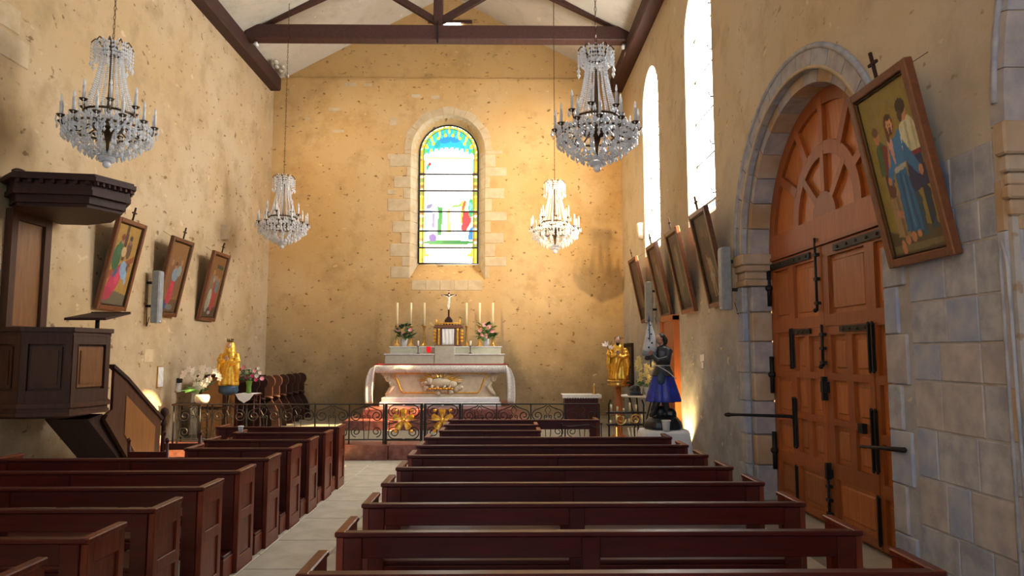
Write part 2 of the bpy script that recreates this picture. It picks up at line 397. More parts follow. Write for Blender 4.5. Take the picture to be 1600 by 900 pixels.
for n, (o, (a, b)) in enumerate(zip(wout, W)):
    wn = thing('window_%d' % (n + 2), ['tall overexposed arched window beside the great door', 'tall overexposed arched window near the altar wall'][n], 'window'); struct(wn)
    zs = [SILL + .28 + (SPR - SILL - .28) * k / 4 for k in range(5)]
    for z0, z1 in zip(zs, zs[1:]):
        MB().bb(XR + .15, XR + .16, a + .10, b - .10, z0 + .012, z1 - .012).build('pane', M['winglass'], wn)
    mb = MB(); pts = [(u, z) for u, z in arch(a + .10, b - .10, SPR, SPR)][1:-1]
    mb.prism(pts, 'x', XR + .15, XR + .16); mb.build('pane', M['winglass'], wn)
    for z in zs:
        MB().bb(XR + .14, XR + .17, a + .05, b - .05, z - .012, z + .012).build('glazing_bar', M['iron'], wn)
        MB().tube([(XR + .16, a + .06, z), (XR - .02, a + .04, z - .02), (XR - .05, a + .04, z + .05)], .012).build('iron_hook', M['iron'], wn)
# dressed stone round the doorway: pilaster blocks, capital, arch ring
tr = thing('trim_1', 'moulded pale stone surround of the arched doorway', 'door surround'); struct(tr)
rc = (D0 + D1) / 2; rr = (D1 - D0) / 2
NV = 15
for i in range(NV):
    a0, a1 = PI * i / NV + .004, PI * (i + 1) / NV - .004; mb = MB()
    def ring(r0, r1, t0, t1, mb):
        vs = []
        for k in range(4):
            a = a0 + (a1 - a0) * k / 3
            for r, t in ((r0, t0), (r1, t0), (r1, t1), (r0, t1)):
                vs.append((XR + t, rc + r * math.cos(a), DSP + r * math.sin(a)))
        fs = [(4 * k + j, 4 * k + (j + 1) % 4, 4 * k + 4 + (j + 1) % 4, 4 * k + 4 + j) for k in range(3) for j in range(4)] + [(0, 1, 2, 3), (15, 14, 13, 12)]
        mb.add(vs, fs)
    ring(rr - .02, rr + .17, -.022, .05, mb); mb.build('voussoir', M['ashlar3'] if i % 3 else M['ashlar'], tr)
    mb = MB(); ring(rr - .14, rr - .001, .06, .31, mb); mb.build('voussoir', M['jamb'] if i % 2 else M['ashlar3'], tr)
def arcroll(r, t, rad):
    return MB().tube([(XR + t, rc + r * math.cos(PI * k / 36), DSP + r * math.sin(PI * k / 36)) for k in range(37)], rad, 6)
arcroll(rr + .19, -.012, .032).build('arch_moulding', M['ashlar'], tr)
arcroll(rr + .0, -.01, .022).build('arch_moulding', M['stone'], tr)
for yy, sg in ((D1, 1), (D0, -1)):
    zz = 0.0; k = 0
    for h in (.42, .36, .40, .34, .38, .36, .32):
        dy = .16 if k % 2 else .26
        MB().cbox(XR - .022, XR + .05, min(yy - sg * .02, yy + sg * dy), max(yy - sg * .02, yy + sg * dy), zz + .004, zz + h - .004, .008).build('jamb_block', [M['ashlar'], M['ashlar3'], M['ashlar2']][k % 3], tr)
        MB().cbox(XR + .06, XR + .31, min(yy - sg * .13, yy), max(yy - sg * .13, yy), zz + .004, zz + h - .004, .015).build('jamb_block', M['jamb'] if k % 2 else M['ashlar3'], tr)
        zz += h; k += 1
    if sg < 0: continue
    mb = MB()
    for z0, z1, e in ((2.58, 2.66, .03), (2.66, 2.76, .015), (2.76, 2.84, .045), (2.84, 2.97, .07)):
        mb.cbox(XR - e, XR + .31, min(yy - sg * (.13 + e), yy + sg * .18), max(yy - sg * (.13 + e), yy + sg * .18), z0, z1, .012)
    mb.build('capital', M['jamb'], tr)
# squared stones laid bare between the doorway and the near respond, and by the pier beyond the door
rnd = random.Random(3)
z = .02
while z < 2.95:
    h = rnd.choice([.26, .30, .34]); y = 5.12 if z < 2.6 else 5.14
    while y > 4.22:
        L = rnd.choice([.24, .32, .42]); y0 = max(y - L, 4.165)
        if y0 - 4.165 < .12: y0 = 4.165
        m = rnd.choice([M['ashlar'], M['ashlar2'], M['ashlar'], M['ashlar3']])
        MB().cbox(XR - .004 - rnd.random() * .006, XR + .04, y0 + .006, y - .006, z + .006, z + h - .006, .006).build('stone_and_sun_block', m, wr)
        y = y0
    z += h
# near respond: engaged shaft with moulded capital and the springing of the next arch
rs = thing('trim_2', 'moulded stone edge of the side arch at the near end of wall', 'arch'); struct(rs)
EY = 4.05
for k in range(9):
    z0 = k * .31
    MB().prism([(XR - .014, EY + .11), (XR - .014, EY + .05), (XR + .05, EY - .012), (XR + .16, EY - .014), (XR + .16, EY + .02), (XR + .02, EY + .11)], 'z', z0 + .003, z0 + .307).build('jamb_block', [M['jamb'], M['ashlar3'], M['ashlar3'], M['ashlar']][k % 4], rs)
MB().tube([(XR - .016, EY + .09, .1), (XR - .018, EY + .09, 2.3), (XR - .016, EY + .07, 2.42), (XR - .016, EY + .04, 2.3), (XR + .0, EY + .03, .1)], .012, 6).build('chamfer_roll', M['ashlar'], rs)
mb = MB()
for z0, z1, e in ((2.56, 2.66, .0), (2.66, 2.74, .02), (2.74, 2.82, .005), (2.82, 2.92, .03), (2.92, 3.12, .05)): mb.cbox(XR - .015 - e, XR + .2, EY - .02 - e, EY + .03, z0, z1, .012)
mb.build('capital', M['jamb'], rs)
cR = 2.78; cY = 1.27
for k in range(12):
    a0, a1 = .0 + k * .12 + .0015, (k + 1) * .12 - .0015; vs = []
    for q in range(3):
        a = a0 + (a1 - a0) * q / 2
        for r, t in ((cR - .014, -.014), (cR + .11, -.014), (cR + .11, .03), (cR - .014, .18)): vs.append((XR + t, cY + r * math.cos(a), 3.12 + r * math.sin(a)))
    MB().add(vs, [(4 * q + j, 4 * q + (j + 1) % 4, 4 * q + 4 + (j + 1) % 4, 4 * q + 4 + j) for q in range(2) for j in range(4)] + [(0, 1, 2, 3), (11, 10, 9, 8)]).build('voussoir', [M['ashlar3'], M['ashlar3'], M['ashlar']][k % 3], rs)
MB().tube([(XR - .018, cY + (cR + .06) * math.cos(.05 + .04 * k), 3.12 + (cR + .06) * math.sin(.05 + .04 * k)) for k in range(30)], .02, 6).build('arch_moulding', M['ashlar'], rs)

# ---- left wall
mb = MB(); mb.bb(XL - .5, XL, YB, YE + .4, 0, ZW + .3)
wl = struct(mb.build('wall_left', M['wall_left']), 'tan plastered side wall behind the pulpit')
rnd = random.Random(9)
for px, py, wd, ht in ((20, 75, .55, .32), (8, 22, .5, .3)):
    p = at(px, py, X=XL); MB().cbox(XL - .02, XL + .012, p.y - wd / 2, p.y + wd / 2, p.z - ht / 2, p.z + ht / 2, .01).build('stone_and_sun_block', M['stone'], wl)  # pale blocks stand in for sun patches high on this wall
for px, py, wd, ht in ((232, 556, .3, .22),):
    p = at(px, py, X=XL); MB().cbox(XL - .02, XL + .01, p.y - wd / 2, p.y + wd / 2, p.z - ht / 2, p.z + ht / 2, .01).build('stone_and_sun_block', M['stone'], wl)

# ---- end wall with the stained glass window
PE = lambda u, z, t: (u, YE + t, z)
EO = arch(-2.31, -.44, 3.585, 6.87); GO = arch(-2.146, -.613, 4.02, 6.87)
mb = MB(); LED = 8.74
wall_sheet(mb, PE, XL, XR, 0, lambda u: LED, [EO], 0); wall_sheet(mb, PE, XL, XR, 0, lambda u: LED, [GO], .40)
reveal(mb, PE, EO, 0, GO, .40)
mb.add([PE(XL, LED, 0), PE(XR, LED, 0), PE(XR, LED, .4), PE(XL, LED, .4)], [(0, 1, 2, 3)])
we = struct(mb.build('wall_end', M['wall_end']), 'golden tan plastered wall behind the altar')
mb = MB(); wall_sheet(mb, PE, XL, XR, LED, lambda u: roofz(u) + .3, [], .045, (XC,))
gb = struct(mb.build('wall_gable', M['gable']), 'tan plastered gable above the ledge of the altar wall')
mb = MB(); pts = [(XL + i * (XR - XL) / 40, LED + rnd.uniform(-.025, .015)) for i in range(41)]
mb.add([PE(u, z, -.022) for u, z in pts] + [PE(u, z - .05, -.004) for u, z in pts] + [PE(u, z + .015, .05) for u, z in pts],
       [(i, i + 1, 42 + i, 41 + i) for i in range(40)] + [(i, i + 1, 83 + i, 82 + i) for i in range(40)])
struct(mb.build('trim_3', M['gable']), 'rough plaster ledge across the altar wall')
# arch stones and quoins round the stained glass window
cx, r0 = -1.375, .935
for i in range(11):
    a0, a1 = PI * i / 11 + .008, PI * (i + 1) / 11 - .008; vs = []
    for k in range(4):
        a = a0 + (a1 - a0) * k / 3; R1 = r0 + .17 + .03 * (i % 2)
        for r, t in ((r0 - .002, -.012), (R1, -.012), (R1, .03), (r0 - .002, .03)): vs.append((cx + r * math.cos(a), YE + t, 6.87 + r * math.sin(a)))
    MB().add(vs, [(4 * k + j, 4 * k + (j + 1) % 4, 4 * k + 4 + (j + 1) % 4, 4 * k + 4 + j) for k in range(3) for j in range(4)] + [(0, 1, 2, 3), (15, 14, 13, 12)]).build('voussoir', M['stone'], we)
    vs = []
    for k in range(4):
        a = a0 + (a1 - a0) * k / 3
        for r, t in ((r0 - .008, .004), (.79, .36)): vs.append((cx + r * math.cos(a) * (1 if r > .8 else 1), YE + t, 6.87 + r * math.sin(a)))
        for r, t in ((r0 + .0, .004), (.80, .37)): vs.append((cx + r * math.cos(a), YE + t, 6.87 + r * math.sin(a)))
    MB().add(vs, [(4 * k, 4 * k + 1, 4 * k + 5, 4 * k + 4) for k in range(3)] + [(0, 2, 3, 1), (12, 13, 15, 14), (0, 4, 6, 2), (4, 8, 10, 6), (8, 12, 14, 10), (1, 3, 7, 5), (5, 7, 11, 9), (9, 11, 15, 13)]).build('voussoir', M['stone'], we)
for sd in (-1, 1):
    z = 3.62; k = 0; xe = -2.31 if sd < 0 else -.44; xg = -2.146 if sd < 0 else -.613
    while z < 6.8:
        h = [.30, .24, .33, .27][k % 4]; h = min(h, 6.87 - z); wd = [.46, .14, .52, .2][(k + (sd > 0)) % 4] + rnd.uniform(-.04, .06)
        MB().cbox(min(xe, xe + sd * wd), max(xe, xe + sd * wd), YE - .014, YE + .03, z + .008, z + h - .008, .008).build('quoin_block', M['stone'], we)
        z0 = max(z + .005, 3.62); e = .008
        MB().add([(xe - sd * e, YE + .002, z0), (xg - sd * e, YE + .385, max(z0, 4.02)), (xg - sd * e, YE + .385, max(z + h - .006, 4.021)), (xe - sd * e, YE + .002, z + h - .006),
                  (xe + sd * .002, YE + .002, z0), (xg + sd * .002, YE + .385, max(z0, 4.02)), (xg + sd * .002, YE + .385, max(z + h - .006, 4.021)), (xe + sd * .002, YE + .002, z + h - .006)],
                 [(0, 1, 2, 3), (4, 5, 6, 7), (0, 1, 5, 4), (3, 2, 6, 7), (0, 3, 7, 4), (1, 2, 6, 5)]).build('jamb_block', M['stone'], we)
        z += h; k += 1
for i in range(5):
    x0 = -2.31 + .06 + i * .35; x1 = x0 + .34
    MB().cbox(x0, x1, YE - .01, YE + .03, 3.32, 3.575, .008).build('sill_block', M['stone'], we)
# pale bare stones scattered in the plaster
for px, py, wd, ht in ((548, 132, .28, .10), (575, 133, .2, .08), (523, 171, .32, .09), (480, 186, .1, .07), (528, 205, .3, .08), (615, 190, .2, .2), (612, 245, .2, .14), (650, 150, .24, .1), (680, 152, .22, .1), (612, 300, .2, .12)):
    p = at(px, py, Y=YE); MB().cbox(p.x - wd / 2, p.x + wd / 2, YE - .006, YE + .02, p.z - ht / 2, p.z + ht / 2, .006).build('stone_and_sun_block', M['stone'], we)
# small light opening and shelf in the gable
p = at(706, 37, Y=YE); sv = thing('window_4', 'tiny bright vent opening above the tie beam', 'vent'); struct(sv)
MB().bb(p.x - .2, p.x + .22, YE - .0, YE + .044, p.z - .06, p.z + .06).build('pane', M['winglass'], sv)
p = at(702, 33, Y=YE - .1); MB().bb(p.x - .55, p.x + .58, YE - .02, YE + .04, p.z - .0, p.z + .07).build('lintel', M['beam'], sv)

# ---- stained glass
gw = thing('window_1', 'arched stained glass window above the altar', 'window'); struct(gw)
W3 = (3.2, 3.1, 2.9, 1); GRN = (.03, .42, .06, 1); YEL = (1.1, .8, .06, 1); CY = (.03, .62, .85, 1); RED = (.85, .03, .04, 1); BLU = (.03, .28, .75, 1); PUR = (.25, .12, .50, 1); BRN = (.55, .38, .02, 1)
shp = [('p', [(.0, 0), (1, 0), (1, 1), (0, 1)], (.72, .62, .25, 1)), ('p', [(.10, .0), (.90, 0), (.90, 1), (.1, 1)], W3)]
for s in (0, 1):
    f = (lambda x: x) if s == 0 else (lambda x: 1 - x)
    shp += [('p', [(f(.015), 0), (f(.10), 0), (f(.10), .80), (f(.015), .80)], (.62, .42, .10, 1))]
    for k in range(34):
        z = .01 + k * .0235; shp += [('e', f(.055), z, .032, .009, 0, [(1.2, .9, .1, 1), (.35, .5, .06, 1), (1.3, 1.2, .8, 1), (.5, .25, .03, 1)][k % 4])]
    for k, (z0, z1) in enumerate(((.02, .10), (.18, .24), (.40, .47), (.66, .74))): shp += [('p', [(f(.02), z0), (f(.095), z0), (f(.095), z1), (f(.02), z1)], (.95, .6, .03, 1))]
    shp += [('e', f(.08), .08, .05, .04, 20, YEL), ('e', f(.13), .062, .06, .012, 0, YEL)]
shp += [('e', .5, .79, .46, .195, 0, (.75, .55, .06, 1)), ('e', .5, .80, .42, .17, 0, CY), ('e', .42, .90, .12, .035, 0, (.03, .36, .85, 1)), ('e', .60, .90, .1, .03, 0, (.03, .36, .85, 1)), ('e', .3, .86, .06, .03, 0, (.02, .5, .5, 1)), ('e', .5, .765, .42, .068, 0, W3), ('p', [(.1, .56), (.9, .56), (.9, .79), (.1, .79)], W3)]
for k in range(15):
    a = PI * (k + .5) / 15; shp += [('e', .5 + .40 * math.cos(a), .79 + .168 * math.sin(a), .04, .016, 57 * a, YEL if k % 2 else (.2, .65, .1, 1))]
    shp += [('e', .5 + .30 * math.cos(a), .80 + .125 * math.sin(a), .026, .013, 0, YEL if k % 2 == 0 else (.08, .75, .6, 1))]
for k in range(28):
    a = PI * (k + .5) / 28; shp += [('e', .5 + .47 * math.cos(a), .79 + .198 * math.sin(a), .018, .008, 0, [(1.4, 1.2, .7, 1), (.75, .5, .05, 1)][k % 2])]
for k in range(9): shp += [('e', .16 + k * .085, .795 + .04 * math.sin(PI * k / 8), .022, .014, 0, [(.05, .7, .6, 1), (.1, .6, .95, 1)][k % 2])]
shp += [('p', [(.1, .755), (.9, .755), (.9, .762), (.1, .762)], YEL), ('p', [(.12, .66), (.18, .69), (.19, .72), (.13, .72)], (.05, .65, .3, 1)),
        ('p', [(.15, .70), (.22, .71), (.17, .735)], RED), ('e', .3, .70, .02, .008, -30, (1.4, .8, .2, 1)), ('e', .9, .7, .025, .05, 0, (.5, .8, 1.3, 1)),
        # lower scene: robed figures in coloured glass
        ('p', [(.10, .16), (.90, .16), (.90, .145), (.10, .145)], GRN), ('e', .5, .152, .42, .018, 0, (.02, .3, .04, 1)), ('e', .3, .155, .12, .012, 0, GRN),
        ('p', [(.12, .17), (.24, .33), (.2, .43), (.11, .40)], (.75, .95, 1.5, 1)), ('p', [(.13, .39), (.22, .40), (.24, .43), (.14, .42)], (.28, .24, .4, 1)), ('p', [(.22, .26), (.28, .25), (.27, .36), (.24, .36)], (.36, .3, .5, 1)),
        ('e', .24, .185, .07, .028, 0, PUR), ('p', [(.10, .2), (.13, .18), (.14, .34), (.10, .35)], (.25, .75, .95, 1)),
        ('p', [(.31, .2), (.39, .2), (.40, .39), (.42, .40), (.30, .41), (.33, .37)], (.02, .38, .05, 1)), ('p', [(.47, .22), (.54, .22), (.53, .40), (.48, .40)], (1.3, 1.0, .25, 1)),
        ('p', [(.56, .40), (.72, .41), (.74, .45), (.66, .42), (.57, .42)], (.3, .6, .05, 1)),
        ('p', [(.70, .28), (.71, .45), (.80, .45), (.76, .30)], YEL), ('p', [(.71, .24), (.78, .22), (.88, .30), (.88, .37), (.74, .37)], RED), ('p', [(.74, .37), (.80, .45), (.76, .45), (.72, .40)], (.9, .1, .05, 1)),
        ('p', [(.82, .17), (.91, .17), (.91, .27), (.84, .24)], BLU), ('e', .87, .40, .04, .07, 0, (.05, .55, .2, 1)), ('e', .87, .41, .02, .03, 0, (.3, .7, 1.2, 1)),
        ('p', [(.12, .12), (.9, .12), (.9, .135), (.12, .135)], (2.4, 2.0, .9, 1))]
gz0, gz1 = 4.02, 6.87 + .767
def gcol(u, z): return (-2.146 + u * 1.533, YE + .33, z)
cuts = [4.02, 4.43, 4.86, 5.36, 5.90, 6.33, gz1]   # panel joints
for a, b in zip(cuts, cuts[1:]):
    ny = max(8, int((b - a) / .018)); nx = 72; pts = []
    v0, v1 = (a - gz0) / (gz1 - gz0), (b - gz0) / (gz1 - gz0)
    us, vs_ = np.linspace(0, 1, nx), np.linspace(v0, v1, ny)
    img = np.zeros((ny, nx, 4))
    for j, v in enumerate(vs_):
        z = gz0 + v * (gz1 - gz0); half = .7665 if z < 6.87 else math.sqrt(max(.7665 ** 2 - (z - 6.87) ** 2, 1e-6))
        h = half / .7665 * .5
        for u in us: pts.append(gcol(.5 + (u - .5) * 2 * h, z))
        img[j] = raster(shp, nx, 2, .5 - h, .5 + h, v, v, base=(1, 1, 1, 1), lin=True)[0]
    paint_mesh('glass_panel', pts, nx, ny, img, M['stained'], gw)
for z in cuts[1:-1]: MB().bb(-2.146, -.613, YE + .29, YE + .32, z - .018, z + .018).build('iron_bar', M['iron'], gw)
MB().tube([(u, YE + .32, z) for u, z in arch(-2.13, -.63, 4.03, 6.87, 32)] + [(-2.13, YE + .32, 4.03)], .022, 6).build('lead_frame', M['iron'], gw)
for sd in (-2.03, -.73): MB().bb(sd - .006, sd + .006, YE + .31, YE + .325, 4.03, 6.87).build('lead_came', M['iron'], gw)
MB().tube([(-1.38 + .65 * math.cos(PI * k / 24), YE + .318, 6.87 + .65 * math.sin(PI * k / 24)) for k in range(25)], .006, 4).build('lead_came', M['iron'], gw)

# ---- ceiling slopes, wall plates, truss
cl = thing('ceiling', 'off-white plastered sloping ceiling under the roof', 'ceiling'); struct(cl)
for s in (-1, 1):
    xe = XL - .1 if s < 0 else XR + .1
    MB().prism([(XC, ZAP), (xe, roofz(xe)), (xe, roofz(xe) + .2), (XC, ZAP + .2)], 'y', YB, YE + .4).build('ceiling_slope', M['ceiling'], cl)
for s, nm in ((-1, 'pulpit'), (1, 'door')):
    x = XL + .10 if s < 0 else XR - .13
    mb = MB().prism([(x - .14, 8.30), (x + .13, 8.30), (x + .15, 8.34), (x + .15, 8.62), (x - .16, 8.62), (x - .16, 8.34)], 'y', YB, 17.15)
    tag(mb.build('wall_plate', M['beam']), 'dark timber wall plate along the top of the %s side wall' % nm, 'beam', kind='structure')
    if s < 0:
        for k in range(6): pass
ts = thing('roof_truss', 'dark timber roof truss with tie beam and king post', 'truss', kind) if False else thing('roof_truss', 'dark timber roof truss with tie beam and king post', 'truss')
struct(ts)
YT = 14.9
MB().cbox(XL + .2, XR - .2, YT - .15, YT + .15, 8.57, 8.89, .02).build('tie_beam', M['beam'], ts)
kx = at(685, 30, Y=YT).x
MB().cbox(kx - .10, kx + .10, YT - .1, YT + .1, 8.86, 10.9, .015).build('king_post', M['beam'], ts)
for s in (-1, 1):
    xe = XL + .28 if s < 0 else XR - .28
    MB().bar((xe, YT, 8.86), (XC, YT, 10.86), .15, .19).build('principal_rafter', M['beam'], ts)
    MB().bar((kx + s * .08, YT, 9.05), (kx + s * 1.6, YT, 9.98), .12, .14).build('strut', M['beam'], ts)
MB().box((kx, YT - .155, 8.72), (.04, .02, .5)).build('iron_strap', M['iron'], ts)
for px in (401, 974):
    p = at(px, 62 if px < 500 else 74, Y=YT); t = thing('spotlight', 'small dark spotlight under the %s end of the tie beam' % ('pulpit side' if px < 500 else 'door side'), 'spotlight', (p.x, YT, 8.57), 0, 'spotlights under the tie beam')
    MB().tube([(0, 0, 0), (0, 0, -.06)], .01).build('stem', M['iron'], t); MB().tube([(0, -.05, -.07), (0, .05, -.10)], .04, 10).build('lamp_head', M['plastic'], t)
    ld = bpy.data.lights.new('spot_bulb', 'SPOT'); lo = bpy.data.objects.new('bulb', ld); COL.objects.link(lo); lo.parent = t; lo.location = (0, .08, -.12); ld.energy = 260; ld.color = (1, .76, .45)
    ld.spot_size = math.radians(120); ld.spot_blend = 1.0; ld.shadow_soft_size = .06; lo.rotation_euler = (Vector((-1.4, 17.4, 3.6)) - Vector((p.x, YT, 8.5))).to_track_quat('-Z', 'Y').to_euler()
# crumbled mortar at the seat of the wall plates
for s in (-1, 1):
    for k in range(5):
        x = (XL + .32 + rnd.random() * .12) if s < 0 else (XR - .38 - rnd.random() * .12)
        MB().ball((x, 16.3 + k * .18, 8.66 + rnd.uniform(-.03, .05)), (.06, .12, .05), 6, 4).build('mortar_lump', M['ceiling'], cl)

# ---- the great door, two leaves with wickets under a fan-panelled tympanum
dr = thing('door_1', 'great arched oak door with iron fittings', 'door'); struct(dr)
DX = XR + .30                                  # face of the door
FY0, FY1 = D0 + .02, D1 - .13
TZ = 2.87
def leaf_panel(par, y0, y1, z0, z1, name='door_panel'):
    """recessed field with a raised moulding round it"""
    mb = MB()
    mb.bb(DX + .035, DX + .055, y0, y1, z0, z1); mb.cbox(DX + .022, DX + .05, y0 + .05, y1 - .05, z0 + .05, z1 - .05, .012)
    return mb.build(name, M['doorp'], par)
def frame_with_holes(y0, y1, z0, z1, holes, t=.06):
    """joinery frame: grid cells that are not holes"""
    ys = sorted({y0, y1} | {h[0] for h in holes} | {h[1] for h in holes}); zs = sorted({z0, z1} | {h[2] for h in holes} | {h[3] for h in holes}); mb = MB()
    for a, b in zip(ys, ys[1:]):
        za = None
        for c, d in zip(zs, zs[1:]):
            my, mz = (a + b) / 2, (c + d) / 2
            hole = any(h[0] < my < h[1] and h[2] < mz < h[3] for h in holes)
            if not hole and za is None: za = c
            if hole and za is not None: mb.bb(DX, DX + t, a, b, za, c); za = None
        if za is not None: mb.bb(DX, DX + t, a, b, za, zs[-1])
    return mb
ym = 7.18
for nm, ya, yb, sg in (('far', FY1, ym, -1), ('near', 5.72 - .18, ym, 1)):
    lf = lambda f0, f1: tuple(sorted((ya + (yb - ya) * f0, ya + (yb - ya) * f1)))     # 0 hinge side, 1 meeting stile
    holes = []
    cols = [(.07, .38), (.48, .92)]
    for (a, b), (z0, z1) in [(cols[0], (2.15, 2.74)), (cols[1], (2.15, 2.74)), (cols[0], (1.56, 2.0)), (cols[0], (1.05, 1.48)), (cols[0], (.62, .97)), (cols[0], (.12, .50)), (cols[1], (.12, .52))]:
        y = lf(a, b); holes.append((y[0], y[1], z0, z1))
    for a, b in ((.48, .66), (.73, .92)):
        for z0, z1 in ((1.56, 1.94), (1.11, 1.49), (.67, 1.04)): y = lf(a, b); holes.append((y[0], y[1], z0, z1))
    y = sorted((ya, yb))
    L = frame_with_holes(y[0] + .004, y[1] - .004, .05, TZ - .008, holes).build('door_leaf', M['door'], dr)
    for h in holes: leaf_panel(L, *h)
    # wicket outline: fine raised stop
    mb = MB(); a, b = lf(.43, .975)
    for q in ((a - .008, a + .008, .06, 2.04), (a, b, 2.032, 2.048)): mb.bb(DX - .008, DX, *q)
    mb.build('wicket_stop', M['door'], L)
    def iron(*bs, nm='iron_strap'):
        mb = MB()
        for b in bs: mb.bb(DX - .022, DX + .001, *b)
        return mb.build(nm, M['iron'], L)
    a, b = lf(.03, .82); iron((a, b, 2.765, 2.835))
    mb = MB(); [mb.ball((DX - .024, a + (b - a) * (k + .5) / 7, 2.80), .016, 6, 4) for k in range(7)]; mb.build('stud', M['bronze'], L)
    a, b = lf(.44, .78); iron((a, b, 1.965, 2.02))
    mb = MB(); [mb.ball((DX - .024, a + (b - a) * (k + .5) / 4, 1.99), .014, 6, 4) for k in range(4)]; mb.build('stud', M['bronze'], L)
    for f, z0, z1 in ((.41, 1.60, 2.02), (.45, 1.60, 2.02), (.42, .72, 1.25), (.46, .72, 1.25), (.43, .1, .5)):
        y0 = ya + (yb - ya) * f; mb = MB().bb(DX - .03, DX + .001, y0 - .009, y0 + .009, z0, z1)
        mb.ball((DX - .02, y0, z0), (.014, .02, .022), 6, 4); mb.ball((DX - .02, y0, z1), (.014, .02, .022), 6, 4); mb.build('hinge_strap', M['iron'], L)
    for z in (2.55, 1.5, .6):
        y0 = ya + (yb - ya) * .012; MB().tube([(DX - .03, y0, z - .22), (DX - .03, y0, z + .22)], .026, 8).ball((DX - .03, y0, z), (.05, .05, .04)).build('hinge_pin', M['iron'], L)
def bolt(y, z0, z1):
    mb = MB().tube([(DX - .03, y, z0), (DX - .03, y, z1)], .013, 6)
    for k in range(3): z = z0 + (z1 - z0) * (k + .3) / 3; mb.bb(DX - .045, DX + .001, y - .035, y + .035, z - .015, z + .015)
    mb.ball((DX - .05, y, z0), .024).build('sliding_bolt', M['iron'], dr)
bolt(ym + .08, 2.2, 2.96); bolt(ym + .0, 1.62, 2.05); bolt(ym - .01, .12, .52)
MB().bb(DX - .035, DX + .001, ym - .07, ym + .07, 1.36, 1.47).bb(DX - .05, DX, ym - .02, ym + .02, 1.28, 1.52).build('lock_plate', M['iron'], dr)
MB().bb(DX - .03, DX + .001, ym - .07, ym + .05, .52, .60).bb(DX - .05, DX, ym - .03, ym + .01, .5, .66).build('lock_plate', M['iron'], dr)
p = at(1138, 648, Y=8.0)
MB().tube([(DX, 7.96, 1.03), (DX - .06, 7.97, 1.05), (p.x + .12, 8.0, p.z), (p.x, 8.0, p.z)], [.022, .020, .016, .02], 6).ball((p.x, 8.0, p.z), (.05, .02, .025), 6, 4).build('bar_hook', M['iron'], dr)
MB().tube([(DX, 6.45, .91), (DX - .07, 6.42, .92), (XR + .06, 5.9, .98), (XR - .06, 5.2, 1.05)], [.016, .015, .015, .022], 6).bb(DX - .045, DX, 6.41, 6.50, 1.03, 1.12).build('bar_hook', M['iron'], dr)
# tympanum with a fan of raised panels
ty = MB(); R = rr - .14; yc = rc
poly = [(yc - R, TZ), (yc + R, TZ), (yc + R, DSP)] + [(yc + R * math.cos(PI * k / 40), DSP + R * math.sin(PI * k / 40)) for k in range(1, 40)] + [(yc - R, DSP)]
ty.prism(poly, 'x', DX + .03, DX + .07); T = ty.build('tympanum', M['doorp'], dr)
def arcband(r0, r1, a0, a1, t0, t1, n=24, zc=DSP + .22):
    mb = MB(); vs = []
    for k in range(n + 1):
        a = a0 + (a1 - a0) * k / n
        for r, t in ((r0, t0), (r1, t0), (r1, t1), (r0, t1)): vs.append((DX + t, yc + r * math.cos(a), zc + r * math.sin(a)))
    return mb.add(vs, [(4 * k + j, 4 * k + (j + 1) % 4, 4 * k + 4 + (j + 1) % 4, 4 * k + 4 + j) for k in range(n) for j in range(4)] + [(0, 1, 2, 3), tuple(4 * n + j for j in (3, 2, 1, 0))])
arcband(R - .15, R + .0, 0, PI, -.01, .04, 40, DSP).build('arch_rail', M['door'], T)
MB().bb(DX - .012, DX + .04, yc - R, yc + R, TZ, TZ + .30).build('transom_rail', M['door'], T)
MB().bb(DX - .03, DX + .0, yc - R, yc + R, TZ - .0, TZ + .035).build('transom_bead', M['door'], T)
arcband(.62, .76, 0, PI, -.01, .04, 28, DSP + .20).build('fan_rail', M['door'], T)
arcband(.02, .26, 0, PI, -.012, .04, 16, DSP + .18).build('fan_hub', M['door'], T)
for k in range(1, 6):
    a = PI * k / 6; zc = DSP + .20
    MB().bar((DX + .012, yc + .74 * math.cos(a), zc + .74 * math.sin(a)), (DX + .012, yc + (R - .08 - .18 * math.sin(a)) * math.cos(a), zc + (R - .08 - .18 * math.sin(a)) * math.sin(a)), .05, .10, (math.sin(0), -math.sin(a), math.cos(a))).build('fan_spoke', M['door'], T)
for k in range(1, 4):
    a = PI * k / 4; MB().bar((DX + .012, yc + .24 * math.cos(a), DSP + .20 + .24 * math.sin(a)), (DX + .012, yc + .66 * math.cos(a), DSP + .20 + .66 * math.sin(a)), .05, .08, (0, -math.sin(a), math.cos(a))).build('fan_spoke', M['door'], T)
MB().bb(DX + .07, DX + .1, D0 - .1, D1 + .1, 0, 4.7).build('door_backing', M['door'], dr)

# ---- small oak door in the right wall behind the statue
d2 = thing('door_2', 'narrow reddish wooden door standing behind the armoured statue', 'door'); struct(d2)
MB().bb(XR - .07, XR + .02, 11.95, 12.9, 0, 2.33).build('door_leaf', M['door'], d2)
MB().bb(XR - .10, XR + .02, 11.9, 11.97, 0, 2.4).bb(XR - .10, XR + .02, 12.88, 12.95, 0, 2.4).bb(XR - .1, XR + .02, 11.9, 12.95, 2.33, 2.42).build('door_frame', M['door'], d2)
